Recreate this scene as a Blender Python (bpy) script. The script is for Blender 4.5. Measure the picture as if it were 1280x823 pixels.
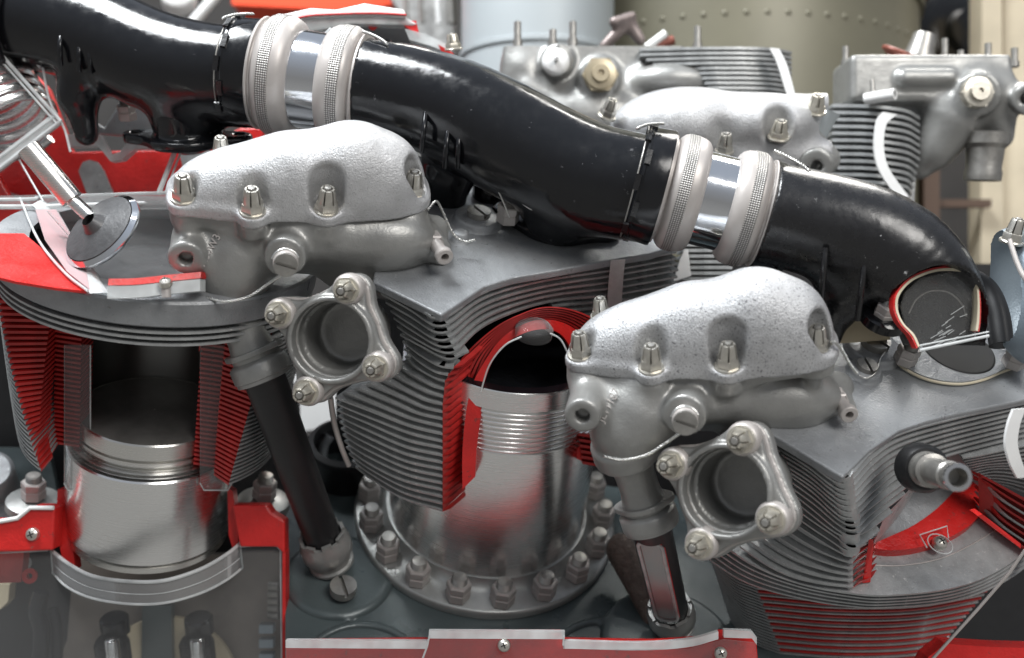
import bpy, math, random
import numpy as np
from mathutils import Matrix, Vector

# ------------------------------------------------------------------ scale and camera
S = 0.0008          # one picture-sized unit is 0.8 mm
D = 1300.0          # camera distance in those units
CX, CY = 640.0, 411.5
ZO = 1.3            # camera height in metres
rng = np.random.RandomState(7)
scene = bpy.context.scene
for o in list(bpy.data.objects):
    bpy.data.objects.remove(o)
COL = scene.collection

cam_data = bpy.data.cameras.new('camera')
cam = bpy.data.objects.new('camera', cam_data)
COL.objects.link(cam)
cam.location = (0, -D * S, ZO)
cam.rotation_euler = (math.radians(90), 0, 0)
cam_data.sensor_width = 36
cam_data.lens = 36 * D / 1280
cam_data.clip_start = 0.02
cam_data.clip_end = 200
cam_data.dof.use_dof = True
cam_data.dof.focus_distance = (D - 90) * S
cam_data.dof.aperture_fstop = 3.0
scene.camera = cam

world = bpy.data.worlds.new('World')
scene.world = world
world.use_nodes = True
wn, wl = world.node_tree.nodes, world.node_tree.links
bg = wn['Background']
tc = wn.new('ShaderNodeTexCoord')
sep = wn.new('ShaderNodeSeparateXYZ')
wl.new(tc.outputs['Generated'], sep.inputs[0])
ramp = wn.new('ShaderNodeValToRGB')
mr = wn.new('ShaderNodeMapRange')
mr.inputs['From Min'].default_value = -1
mr.inputs['From Max'].default_value = 1
wl.new(sep.outputs['Z'], mr.inputs['Value'])
wl.new(mr.outputs[0], ramp.inputs[0])
e = ramp.color_ramp.elements
e[0].position = 0.25; e[0].color = (0.46, 0.455, 0.44, 1)
e[1].position = 0.90; e[1].color = (0.62, 0.68, 0.78, 1)
m1 = e.new(0.44); m1.color = (0.36, 0.355, 0.35, 1)
m2 = e.new(0.60); m2.color = (0.42, 0.43, 0.45, 1)
wl.new(ramp.outputs[0], bg.inputs[0])
bg.inputs[1].default_value = 0.56

def area(name, loc, target, size, size_y, power, col):
    d = bpy.data.lights.new(name, 'AREA')
    d.shape = 'RECTANGLE'; d.size = size; d.size_y = size_y
    d.energy = power; d.color = col
    o = bpy.data.objects.new(name, d); COL.objects.link(o)
    o.location = loc
    v = Vector(target) - Vector(loc)
    o.rotation_euler = v.to_track_quat('-Z', 'Y').to_euler()
    return o
area('skylight_lamp', (-0.9, -0.5, ZO + 2.3), (0, 0, ZO), 1.25, 0.9, 104, (0.95, 0.98, 1.0))
area('window_lamp', (1.6, -2.6, ZO + 1.9), (0, 0, ZO), 1.5, 1.2, 60, (1.0, 0.97, 0.93))
area('rear_window_lamp', (0.7, 1.6, ZO + 2.2), (0.1, 1.0, ZO), 2.0, 1.0, 95, (1.0, 0.97, 0.92))

scene.view_settings.view_transform = 'Standard'
scene.view_settings.look = 'None'
scene.view_settings.exposure = 0.34
scene.view_settings.gamma = 1.0
scene.render.engine = 'CYCLES'
scene.cycles.max_bounces = 8
scene.cycles.transparent_max_bounces = 16

# ------------------------------------------------------------------ placing helpers
def A(*v): return np.array(v, dtype=float)
def nrm(v):
    v = np.asarray(v, float); return v / np.linalg.norm(v)
def Q(x, y, z):
    k = (D - z) / D
    return A((x - CX) * k, (CY - y) * k, z)
def kz(z): return (D - z) / D
def pj(P):
    k = D / (D - P[2]); return (CX + P[0] * k, CY - P[1] * k)
def on_plane(x, y, a, h):
    cx, cy = x - CX, CY - y
    k = (h - a[2] * D) / (a[0] * cx + a[1] * cy - a[2] * D)
    return A(cx * k, cy * k, D - D * k)
def Bv(P):          # point -> Blender metres
    P = np.asarray(P, float)
    return np.stack([P[..., 0] * S, -P[..., 2] * S, P[..., 1] * S + ZO], -1)
def Bd(v): return Vector((v[0], -v[2], v[1]))
def basis(axis, up=(0, 1, 0.001)):
    z = nrm(axis); x = np.cross(up, z)
    if np.linalg.norm(x) < 1e-3: x = np.cross((1, 0, 0), z)
    x = nrm(x); y = np.cross(z, x); return x, y, z
def mat_at(P, axis=(0, 0, 1), up=(0, 1, 0.001), s=1.0):
    x, y, z = basis(axis, up); b = Bv(P)
    M = Matrix.Identity(4)
    for i, v in enumerate((x, y, z)):
        w = Bd(v) * s
        for r in range(3): M[r][i] = w[r]
    for r in range(3): M[r][3] = b[r]
    return M

WM = {}
def thing(name, label, cat, P, group=None):
    o = bpy.data.objects.new(name, None); COL.objects.link(o)
    o.empty_display_size = 0.02
    M = Matrix.Translation(Vector(Bv(P))); o.matrix_basis = M; WM[o.name] = M
    o['label'] = label; o['category'] = cat
    if group: o['group'] = group
    return o
def put(name, mesh, M, parent=None):
    o = bpy.data.objects.new(name, mesh); COL.objects.link(o)
    WM[o.name] = M
    if parent is not None:
        o.parent = parent; o.matrix_basis = WM[parent.name].inverted() @ M
    else: o.matrix_basis = M
    return o
def tag(o, label=None, cat=None, group=None, kind=None):
    if label: o['label'] = label
    if cat: o['category'] = cat
    if group: o['group'] = group
    if kind: o['kind'] = kind
    return o
def retree(src, M, name=None):
    """copy a thing with its parts and sub-parts; M moves it in the world"""
    def cp(o, par):
        c = o.copy(); COL.objects.link(c)
        W = M @ WM[o.name]; WM[c.name] = W
        if par is not None: c.parent = par; c.matrix_basis = WM[par.name].inverted() @ W
        else: c.matrix_basis = W
        for ch in [k for k in bpy.data.objects if k.parent == o]: cp(ch, c)
        return c
    return cp(src, None)

def finish(me, mats, smooth=None):
    for m in (mats if isinstance(mats, (list, tuple)) else [mats]): me.materials.append(m)
    if smooth is not None and len(me.polygons):
        me.shade_smooth()
        if smooth < 180: me.set_sharp_from_angle(angle=math.radians(smooth))
    return me

class MB:
    """collects shapes given in picture units"""
    def __init__(s): s.V = []; s.F = []; s.MI = []; s.n = 0
    def add(s, V, F, mi=0):
        V = np.asarray(V, float).reshape(-1, 3)
        s.V.append(V); s.F += [tuple(int(i) + s.n for i in f) for f in F]
        s.MI += [mi] * len(F); s.n += len(V); return s
    def grid(s, G, closed_u=False, closed_v=False, mi=0, flip=False):
        G = np.asarray(G, float); nu, nv = G.shape[:2]; F = []
        for i in range(nu if closed_u else nu - 1):
            for j in range(nv if closed_v else nv - 1):
                i2, j2 = (i + 1) % nu, (j + 1) % nv
                f = (i * nv + j, i2 * nv + j, i2 * nv + j2, i * nv + j2)
                F.append(f[::-1] if flip else f)
        return s.add(G, F, mi)
    def lathe(s, O, axis, prof, seg=48, a0=0, a1=360, up=(0, 1, 0.001), mi=0, ref=None):
        x, y, z = basis(axis, up)
        if ref is not None:            # angle 0 is the side that faces ref
            r = np.asarray(ref, float); r = nrm(r - z * r.dot(z)); x = r; y = np.cross(z, x)
        full = abs(a1 - a0) >= 359.9
        th = np.radians(np.linspace(a0, a1, seg + (0 if full else 1), endpoint=not full))
        G = [[np.asarray(O) + z * t + (x * math.cos(q) + y * math.sin(q)) * r for q in th] for t, r in prof]
        return s.grid(G, closed_v=full, mi=mi, flip=True)
    def tube(s, pts, r, seg=12, caps=True, mi=0, up=None):
        pts = np.asarray(pts, float); n = len(pts)
        r = np.full(n, r, float) if np.isscalar(r) else np.asarray(r, float)
        T = np.gradient(pts, axis=0); T /= np.linalg.norm(T, axis=1)[:, None] + 1e-9
        u = np.cross(T[0], (0, 1, 0) if up is None else up)
        if np.linalg.norm(u) < 1e-3: u = np.cross(T[0], (1, 0, 0))
        u = nrm(u); G = []
        th = np.linspace(0, 2 * math.pi, seg, endpoint=False)
        for i in range(n):
            u = nrm(u - T[i] * u.dot(T[i])); w = np.cross(T[i], u)
            G.append(pts[i] + r[i] * (np.cos(th)[:, None] * u + np.sin(th)[:, None] * w))
        b = s.n; s.grid(G, closed_v=True, mi=mi, flip=True)
        if caps:
            s.F.append(tuple(b + i for i in range(seg))); s.MI.append(mi)
            s.F.append(tuple(b + (n - 1) * seg + i for i in range(seg))[::-1]); s.MI.append(mi)
        return s
    def prism(s, poly, vec, mi=0, mi_side=None):
        poly = np.asarray(poly, float); n = len(poly); vec = np.asarray(vec, float)
        nn = np.zeros(3)
        for i in range(n): nn += np.cross(poly[i], poly[(i + 1) % n])
        if nn.dot(vec) > 0: poly = poly[::-1]
        V = np.vstack([poly, poly + vec])
        s.add(V, [tuple(range(n)), tuple(range(2 * n - 1, n - 1, -1))], mi)
        b = s.n - 2 * n
        for i in range(n):
            j = (i + 1) % n
            s.F.append((b + j, b + i, b + n + i, b + n + j)); s.MI.append(mi if mi_side is None else mi_side)
        return s
    def box(s, c, hx, hy, hz, mi=0):
        c, hx, hy, hz = [np.asarray(q, float) for q in (c, hx, hy, hz)]
        return s.prism([c - hx - hy - hz, c + hx - hy - hz, c + hx + hy - hz, c - hx + hy - hz], 2 * hz, mi)
    def ribbon(s, outer, inner, th, mi=0, mi_top=None):
        """plate between two curves, thickness vector th"""
        o = np.asarray(outer); i = np.asarray(inner); th = np.asarray(th, float)
        G = np.stack([o, o + th, i + th, i], 1)
        b = s.n; n = len(o)
        s.grid(G, closed_v=True, mi=mi)
        s.F += [(b, b + 1, b + 2, b + 3), tuple(b + (n - 1) * 4 + q for q in (3, 2, 1, 0))]; s.MI += [mi, mi]
        return s
    def mesh(s, name, mats, smooth=None, local=False, origin=None):
        V = np.vstack(s.V)
        if local:
            V = np.stack([V[:, 0], V[:, 1], V[:, 2]], 1) * S; c = None
        else:
            c = V.mean(0) if origin is None else np.asarray(origin)
            W = Bv(V) - Bv(c); V = W
        me = bpy.data.meshes.new(name); me.from_pydata(V.tolist(), [], s.F)
        if any(s.MI): me.polygons.foreach_set('material_index', s.MI)
        me.update(); finish(me, mats, smooth)
        return me, c
    def build(s, name, mats, parent=None, smooth=None):
        me, c = s.mesh(name, mats, smooth)
        return put(name, me, Matrix.Translation(Vector(Bv(c))), parent)

def spline(pts, n=40):
    P = np.asarray(pts, float); P = np.vstack([2 * P[0] - P[1], P, 2 * P[-1] - P[-2]])
    m = len(P) - 3; out = []
    for t in np.linspace(0, m - 1e-6, n):
        i = int(t); u = t - i; a, b, c, d = P[i:i + 4]
        out.append(0.5 * (2 * b + (c - a) * u + (2 * a - 5 * b + 4 * c - d) * u * u + (3 * b - a - 3 * c + d) * u ** 3))
    return np.array(out)

# ------------------------------------------------------------------ signed distance castings
F4 = np.float32
def L(v): return np.sqrt((v * v).sum(-1))
def d_sph(P, c, r): return L(P - np.asarray(c, F4)) - r
def d_ell(P, c, R, M=None):
    p = P - np.asarray(c, F4)
    if M is not None: p = p @ np.asarray(M, F4).T
    R = np.asarray(R, F4); k0 = L(p / R); k1 = L(p / (R * R)) + 1e-9
    return k0 * (k0 - 1) / k1
def d_cap(P, a, b, ra, rb=None):
    rb = ra if rb is None else rb
    a = np.asarray(a, F4); b = np.asarray(b, F4); ba = b - a
    h = np.clip(((P - a) @ ba) / ba.dot(ba), 0, 1)
    return L(P - a - h[:, None] * ba) - (ra + (rb - ra) * h)
def d_cyl(P, a, b, r, rd=2.0, rb=None):
    a = np.asarray(a, F4); b = np.asarray(b, F4); ba = b - a; l = math.sqrt(ba.dot(ba)); u = ba / l
    p = P - a; t = p @ u; q = L(p - t[:, None] * u)
    rr = r if rb is None else r + (rb - r) * np.clip(t / l, 0, 1)
    dx = q - rr + rd; dy = np.abs(t - l / 2) - l / 2 + rd
    return np.minimum(np.maximum(dx, dy), 0) + np.sqrt(np.maximum(dx, 0) ** 2 + np.maximum(dy, 0) ** 2) - rd
def d_box(P, c, h, M, rd=2.0):
    p = np.abs((P - np.asarray(c, F4)) @ np.asarray(M, F4).T) - np.asarray(h, F4) + rd
    return L(np.maximum(p, 0)) + np.minimum(p.max(-1), 0) - rd
def d_poly(p, poly):
    """2-D polygon distance"""
    poly = np.asarray(poly, F4); n = len(poly)
    d = np.full(len(p), 1e9, F4); s = np.ones(len(p), F4)
    for i in range(n):
        a, b = poly[i], poly[i - 1]; e_ = b - a; w = p - a
        t = np.clip((w @ e_) / e_.dot(e_), 0, 1); q = w - t[:, None] * e_
        d = np.minimum(d, (q * q).sum(-1))
        c1 = p[:, 1] >= a[1]; c2 = p[:, 1] < b[1]; c3 = e_[0] * w[:, 1] > e_[1] * w[:, 0]
        fl = (c1 & c2 & c3) | (~c1 & ~c2 & ~c3); s[fl] *= -1
    return s * np.sqrt(d)
def extr(d2, w, lo, hi, rd=2.0):
    dx = d2 + rd; dy = np.abs(w - (lo + hi) / 2) - (hi - lo) / 2 + rd
    return np.minimum(np.maximum(dx, dy), 0) + np.sqrt(np.maximum(dx, 0) ** 2 + np.maximum(dy, 0) ** 2) - rd
def smin(a, b, k):
    h = np.clip(0.5 + 0.5 * (b - a) / k, 0, 1); return b * (1 - h) + a * h - k * h * (1 - h)
def ssub(a, b, k): return -smin(-a, b, k)

def nets(f, lo, hi, h):
    lo = np.asarray(lo, float); hi = np.asarray(hi, float)
    n = np.ceil((hi - lo) / h).astype(int) + 1
    ax = [lo[i] + h * np.arange(n[i]) for i in range(3)]
    G = np.stack(np.meshgrid(*ax, indexing='ij'), -1).reshape(-1, 3).astype(F4)
    v = np.concatenate([f(G[i:i + 400000]) for i in range(0, len(G), 400000)]).reshape(n)
    s = v < 0
    c = np.zeros(n - 1, np.int8)
    for i in (0, 1):
        for j in (0, 1):
            for k in (0, 1): c += s[i:n[0] - 1 + i, j:n[1] - 1 + j, k:n[2] - 1 + k]
    act = (c > 0) & (c < 8); ids = np.full(act.shape, -1, int); cells = np.argwhere(act); ids[act] = np.arange(len(cells))
    pos = np.zeros((len(cells), 3)); cnt = np.zeros(len(cells))
    cs = [(i, j, k) for i in (0, 1) for j in (0, 1) for k in (0, 1)]
    for a in cs:
        for b in cs:
            if sum(b) == sum(a) + 1 and sum(abs(b[q] - a[q]) for q in range(3)) == 1:
                ia = cells + a; ib = cells + b
                va = v[ia[:, 0], ia[:, 1], ia[:, 2]]; vb = v[ib[:, 0], ib[:, 1], ib[:, 2]]
                m = (va < 0) != (vb < 0); t = va[m] / (va[m] - vb[m])
                pos[m] += np.array(a) + t[:, None] * (np.array(b) - np.array(a)); cnt[m] += 1
    V = lo + h * (cells + pos / cnt[:, None]); Fs = []
    for axn in range(3):
        o1, o2 = (axn + 1) % 3, (axn + 2) % 3
        sl0 = [slice(1, -1)] * 3; sl1 = [slice(1, -1)] * 3; sl0[axn] = slice(0, -1); sl1[axn] = slice(1, None)
        s0 = s[tuple(sl0)]; s1 = s[tuple(sl1)]; m = s0 != s1
        idx = np.argwhere(m); off = np.ones(3, int); off[axn] = 0; idx = idx + off
        ins = s0[m]
        def g(d1, d2):
            q = idx.copy(); q[:, o1] -= d1; q[:, o2] -= d2; return ids[q[:, 0], q[:, 1], q[:, 2]]
        quad = np.stack([g(1, 1), g(0, 1), g(0, 0), g(1, 0)], 1)
        quad[~ins] = quad[~ins][:, ::-1]; Fs.append(quad)
    return V, np.vstack(Fs)
def cast(name, f, lo, hi, h, mats, parent=None, angle=None):
    V, F = nets(f, lo, hi, h)
    c = V.mean(0); W = Bv(V) - Bv(c)
    me = bpy.data.meshes.new(name)
    me.vertices.add(len(W)); me.vertices.foreach_set('co', W.astype(F4).ravel())
    me.loops.add(F.size); me.loops.foreach_set('vertex_index', F.ravel().astype(np.int32))
    me.polygons.add(len(F)); me.polygons.foreach_set('loop_start', np.arange(0, F.size, 4, dtype=np.int32))
    me.update(calc_edges=True); me.validate()
    finish(me, mats, 180 if angle is None else angle)
    return put(name, me, Matrix.Translation(Vector(Bv(c))), parent)

# ------------------------------------------------------------------ materials
def mat(name, col, rough=0.5, metal=0.0, grain=0, gs=0.1, var=0.0, vs=30, speck=0, speck_col=(0.05, 0.05, 0.05), speck_amt=0.66,
        coat=0.0, spec=0.5, fine=0, fs=0.1, rvar=0.0, wear=None):
    m = bpy.data.materials.new(name); m.use_nodes = True
    n, l = m.node_tree.nodes, m.node_tree.links; b = n['Principled BSDF']
    b.inputs['Base Color'].default_value = (*col, 1); b.inputs['Roughness'].default_value = rough
    b.inputs['Metallic'].default_value = metal; b.inputs['Specular IOR Level'].default_value = spec
    if coat: b.inputs['Coat Weight'].default_value = coat; b.inputs['Coat Roughness'].default_value = 0.05
    t = n.new('ShaderNodeTexCoord'); co = t.outputs['Object']
    def noise(sc, det=3, r=0.6):
        q = n.new('ShaderNodeTexNoise'); q.inputs['Scale'].default_value = sc; q.inputs['Detail'].default_value = det
        q.inputs['Roughness'].default_value = r
        l.new(co, q.inputs['Vector']); return q.outputs['Fac']
    def ramp2(src, a, b_, ca, cb):
        q = n.new('ShaderNodeValToRGB'); q.color_ramp.elements[0].position = a; q.color_ramp.elements[1].position = b_
        q.color_ramp.elements[0].color = ca; q.color_ramp.elements[1].color = cb; l.new(src, q.inputs[0]); return q.outputs[0]
    def mix(f, a, c2):
        q = n.new('ShaderNodeMix'); q.data_type = 'RGBA'
        for so, val in ((q.inputs[0], f), (q.inputs[6], a), (q.inputs[7], c2)):
            if hasattr(val, 'links') or hasattr(val, 'is_linked'): l.new(val, so)
            else: so.default_value = val
        return q.outputs[2]
    cur = (*col, 1)
    if var:
        f = ramp2(noise(vs, 4), 0.3, 0.7, (0, 0, 0, 1), (1, 1, 1, 1))
        cur = mix(f, tuple(c * (1 - var) for c in col) + (1,), tuple(min(1, c * (1 + var)) for c in col) + (1,))
    if speck:
        f = ramp2(noise(speck, 2, 0.5), speck_amt, speck_amt + 0.06, (0, 0, 0, 1), (1, 1, 1, 1))
        cur = mix(f, cur, (*speck_col, 1))
    if wear:
        wc, wsc, wth = wear
        a = ramp2(noise(wsc, 6, 0.75), wth, wth + 0.03, (0, 0, 0, 1), (1, 1, 1, 1))
        cur = mix(a, cur, (*wc, 1))
    if var or speck or wear: l.new(cur, b.inputs['Base Color'])
    if rvar:
        f = n.new('ShaderNodeMapRange'); f.inputs[3].default_value = max(0.02, rough - rvar); f.inputs[4].default_value = rough + rvar
        f.inputs[1].default_value = 0.3; f.inputs[2].default_value = 0.7
        l.new(noise(vs * 1.7, 5), f.inputs[0]); l.new(f.outputs[0], b.inputs['Roughness'])
    last = None
    for sc, st in ((grain, gs), (fine, fs)):
        if sc:
            bp = n.new('ShaderNodeBump'); bp.inputs['Strength'].default_value = st; bp.inputs['Distance'].default_value = 0.6 / sc
            l.new(noise(sc, 3), bp.inputs['Height'])
            if last is not None: l.new(last, bp.inputs['Normal'])
            last = bp.outputs[0]
    if last is not None: l.new(last, b.inputs['Normal'])
    return m

M = {}
M['silver'] = mat('cast_silver_paint', (0.50, 0.503, 0.51), 0.42, 0.5, grain=700, gs=0.9, var=0.16, vs=34, speck=620, speck_col=(0.34, 0.34, 0.35), speck_amt=0.63, fine=120, fs=0.12)
M['silver_worn'] = mat('speckled_cast_silver', (0.48, 0.485, 0.495), 0.42, 0.5, grain=700, gs=0.9, var=0.16, vs=34, speck=620, speck_col=(0.20, 0.20, 0.21), speck_amt=0.60, fine=120, fs=0.12)
M['housing'] = mat('cast_grey_paint', (0.29, 0.29, 0.28), 0.37, 0.45, grain=700, gs=0.28, var=0.12, vs=25, rvar=0.08, fine=90, fs=0.08, speck=500, speck_col=(0.3, 0.3, 0.3), speck_amt=0.7)
M['head'] = mat('grey_head_paint', (0.275, 0.285, 0.295), 0.38, 0.25, grain=520, gs=0.45, var=0.24, vs=14, rvar=0.14, wear=((0.48, 0.48, 0.48), 240, 0.66), fine=60, fs=0.12, speck=300, speck_col=(0.17, 0.17, 0.17), speck_amt=0.68)
M['fin'] = mat('grey_fin_paint', (0.36, 0.37, 0.37), 0.34, 0.35, grain=500, gs=0.25, var=0.22, vs=45, rvar=0.1, wear=((0.62, 0.62, 0.60), 220, 0.62))
M['fin_core'] = mat('shaded_fin_root', (0.10, 0.105, 0.11), 0.6, 0.0)
M['red'] = mat('red_section_paint', (0.54, 0.016, 0.014), 0.36, 0.0, grain=260, gs=0.3, var=0.25, vs=16, rvar=0.12, wear=((0.26, 0.035, 0.03), 100, 0.62), speck=180, speck_col=(0.30, 0.12, 0.10), speck_amt=0.72)
M['red_fin'] = mat('red_fin_paint', (0.42, 0.020, 0.018), 0.42, 0.0, grain=400, gs=0.15, var=0.2, vs=80)
M['red_matt'] = mat('dull_red_paint', (0.40, 0.05, 0.045), 0.5, 0.0, var=0.2, vs=60)
M['black'] = mat('gloss_black_enamel', (0.006, 0.0065, 0.008), 0.17, 0.0, fine=150, fs=0.03, spec=0.45, rvar=0.09, vs=40, grain=30, gs=0.025, wear=((0.09, 0.09, 0.095), 90, 0.66))
M['black_worn'] = mat('chipped_black_enamel', (0.007, 0.007, 0.008), 0.27, 0.0, fine=150, fs=0.05, spec=0.6, rvar=0.06, vs=60, wear=((0.40, 0.40, 0.40), 120, 0.665))
M['chamber'] = mat('dark_chamber_paint', (0.07, 0.07, 0.072), 0.4, 0.2, var=0.3, vs=40, grain=200, gs=0.15)
M['crown'] = mat('carboned_crown', (0.20, 0.195, 0.185), 0.45, 0.5, var=0.25, vs=30, grain=200, gs=0.1)
M['strip'] = mat('pale_grey_strip', (0.50, 0.50, 0.49), 0.6, 0.0, var=0.15, vs=60, grain=300, gs=0.2)
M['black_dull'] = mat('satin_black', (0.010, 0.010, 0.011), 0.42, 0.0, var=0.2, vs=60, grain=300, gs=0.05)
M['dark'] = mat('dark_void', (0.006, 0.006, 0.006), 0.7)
M['chrome'] = mat('polished_sleeve', (0.72, 0.74, 0.77), 0.10, 1.0, rvar=0.04, vs=40)
M['ringc'] = mat('anodised_ring', (0.46, 0.43, 0.41), 0.42, 0.3, grain=500, gs=0.06, var=0.08, vs=30)
M['zinc'] = mat('cream_zinc_nut', (0.56, 0.53, 0.46), 0.33, 0.75, var=0.12, vs=150, grain=400, gs=0.08)
M['nut'] = mat('steel_nut', (0.56, 0.54, 0.49), 0.30, 0.85, var=0.12, vs=150, grain=400, gs=0.08)
M['stud'] = mat('dull_steel', (0.34, 0.33, 0.31), 0.38, 0.8, var=0.2, vs=100, grain=300, gs=0.1)
M['slot'] = mat('slot_shadow', (0.015, 0.014, 0.012), 0.8)
M['wire'] = mat('lock_wire', (0.60, 0.60, 0.58), 0.28, 0.95)
M['crank'] = mat('green_grey_crankcase', (0.075, 0.095, 0.098), 0.33, 0.15, grain=250, gs=0.1, var=0.15, vs=12, rvar=0.08, wear=((0.25, 0.26, 0.26), 90, 0.78))
M['flange'] = mat('worn_steel_flange', (0.36, 0.37, 0.36), 0.36, 0.6, grain=300, gs=0.15, var=0.2, vs=20, rvar=0.1)
M['crimson_plate'] = M['red']
M['cream'] = mat('cream_plate', (0.55, 0.47, 0.33), 0.6, 0.0, var=0.1, vs=20)
M['white'] = mat('white_paint', (0.78, 0.78, 0.77), 0.45, 0.0, var=0.06, vs=20)
M['wood'] = mat('pale_wood', (0.62, 0.54, 0.40), 0.7, 0.0, var=0.25, vs=4, speck=14, speck_col=(0.12, 0.09, 0.06), speck_amt=0.70)
M['olive'] = mat('olive_tank_paint', (0.165, 0.155, 0.11), 0.42, 0.1, var=0.1, vs=5)
M['pale'] = mat('pale_blue_sheet', (0.37, 0.405, 0.42), 0.5, 0.1, var=0.10, vs=3)
M['bluegrey'] = mat('blue_grey_cast', (0.27, 0.33, 0.38), 0.4, 0.3, grain=500, gs=0.3, var=0.15, vs=20, wear=((0.6, 0.6, 0.6), 160, 0.70))
M['orange'] = mat('orange_red_paint', (0.85, 0.07, 0.015), 0.4)
M['cream_edge'] = mat('cream_gasket', (0.62, 0.56, 0.42), 0.5)
M['olive_bronze'] = mat('bronze_plug', (0.44, 0.38, 0.27), 0.35, 0.7)
M['rust'] = mat('dull_red_cap', (0.20, 0.06, 0.04), 0.4, 0.2)
M['rough_bronze'] = mat('rough_bronze', (0.13, 0.10, 0.085), 0.5, 0.4, grain=260, gs=0.9, var=0.3, vs=120)
def brushed(name, col, rough, lo=0.55, hi=1.0, sc=26):
    """turned steel: bands that run along the bore"""
    m = mat(name, col, rough, 1.0)
    n, l = m.node_tree.nodes, m.node_tree.links; b = n['Principled BSDF']
    t = n.new('ShaderNodeTexCoord'); mp = n.new('ShaderNodeMapping'); mp.inputs['Scale'].default_value = (6, 6, 600)
    l.new(t.outputs['Object'], mp.inputs[0])
    q = n.new('ShaderNodeTexNoise'); q.inputs['Scale'].default_value = 3; q.inputs['Detail'].default_value = 4
    l.new(mp.outputs[0], q.inputs['Vector'])
    r = n.new('ShaderNodeMapRange'); r.inputs[3].default_value = rough * 0.7; r.inputs[4].default_value = rough * 1.5
    l.new(q.outputs['Fac'], r.inputs[0]); l.new(r.outputs[0], b.inputs['Roughness'])
    b.inputs['Anisotropic'].default_value = 0.75; b.inputs['Anisotropic Rotation'].default_value = 0.25
    tg = n.new('ShaderNodeTangent'); tg.direction_type = 'RADIAL'; tg.axis = 'Z'; l.new(tg.outputs[0], b.inputs['Tangent'])
    bp = n.new('ShaderNodeBump'); bp.inputs['Strength'].default_value = 0.06; bp.inputs['Distance'].default_value = 0.0006
    l.new(q.outputs['Fac'], bp.inputs['Height']); l.new(bp.outputs[0], b.inputs['Normal'])
    return m
M['steel'] = brushed('turned_steel', (0.84, 0.84, 0.83), 0.23)
M['steel_dark'] = brushed('oiled_bore_steel', (0.34, 0.34, 0.33), 0.32)
M['piston'] = brushed('piston_alloy', (0.70, 0.69, 0.66), 0.26)
def knurl():
    m = mat('knurled_band', (0.46, 0.45, 0.43), 0.42, 0.6)
    n, l = m.node_tree.nodes, m.node_tree.links; b = n['Principled BSDF']
    t = n.new('ShaderNodeTexCoord'); s_ = n.new('ShaderNodeSeparateXYZ'); l.new(t.outputs['Object'], s_.inputs[0])
    def mt(op, a, c=None):
        q = n.new('ShaderNodeMath'); q.operation = op
        for i, v in enumerate((a, c)):
            if v is None: continue
            if hasattr(v, 'is_linked'): l.new(v, q.inputs[i])
            else: q.inputs[i].default_value = v
        return q.outputs[0]
    ang = mt('MULTIPLY', mt('ARCTAN2', s_.outputs[1], s_.outputs[0]), 84)
    z = mt('MULTIPLY', s_.outputs[2], 84 / (74 * S))
    h = mt('MULTIPLY', mt('SINE', mt('ADD', ang, z)), mt('SINE', mt('SUBTRACT', ang, z)))
    bp = n.new('ShaderNodeBump'); bp.inputs['Strength'].default_value = 0.6; bp.inputs['Distance'].default_value = 0.0006
    l.new(h, bp.inputs['Height']); l.new(bp.outputs[0], b.inputs['Normal'])
    r = n.new('ShaderNodeValToRGB'); l.new(h, r.inputs[0])
    r.color_ramp.elements[0].color = (0.20, 0.195, 0.185, 1); r.color_ramp.elements[1].color = (0.56, 0.54, 0.52, 1)
    r.color_ramp.elements[1].position = 0.35
    l.new(r.outputs[0], b.inputs['Base Color'])
    return m
M['knurl'] = knurl()
def acrylic(name, tint, clear=0.86, rough=0.04, edge=False):
    m = bpy.data.materials.new(name); m.use_nodes = True
    n, l = m.node_tree.nodes, m.node_tree.links; n.remove(n['Principled BSDF']); out = n['Material Output']
    tr = n.new('ShaderNodeBsdfTransparent'); tr.inputs[0].default_value = (*tint, 1)
    gl = n.new('ShaderNodeBsdfPrincipled'); gl.inputs['Base Color'].default_value = (0.72, 0.74, 0.74, 1) if edge else (0.7, 0.7, 0.7, 1)
    gl.inputs['Roughness'].default_value = 0.25 if edge else rough; gl.inputs['Metallic'].default_value = 0.0
    fr = n.new('ShaderNodeFresnel'); fr.inputs[0].default_value = 1.49
    ma = n.new('ShaderNodeMath'); ma.operation = 'MULTIPLY_ADD'; ma.inputs[1].default_value = 0.9; ma.inputs[2].default_value = 1 - clear
    ma.use_clamp = True; l.new(fr.outputs[0], ma.inputs[0])
    if edge:
        t = n.new('ShaderNodeTexCoord'); q = n.new('ShaderNodeTexNoise'); q.inputs['Scale'].default_value = 40; l.new(t.outputs['Object'], q.inputs['Vector'])
        a2 = n.new('ShaderNodeMath'); a2.operation = 'MULTIPLY_ADD'; a2.inputs[1].default_value = 0.9; l.new(q.outputs['Fac'], a2.inputs[0]); a2.inputs[2].default_value = 0.25 - clear
        a2.use_clamp = True; fac = a2.outputs[0]
    else: fac = ma.outputs[0]
    mx = n.new('ShaderNodeMixShader'); l.new(fac, mx.inputs[0]); l.new(tr.outputs[0], mx.inputs[1]); l.new(gl.outputs[0], mx.inputs[2])
    l.new(mx.outputs[0], out.inputs[0]); return m
M['clear'] = acrylic('clear_acrylic', (0.97, 0.98, 0.98), 0.965)
M['hazy'] = acrylic('hazy_acrylic', (0.90, 0.91, 0.91), 0.84, 0.15)
M['edge'] = acrylic('frosted_acrylic_edge', (0.9, 0.92, 0.92), 0.10, edge=True)
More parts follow.
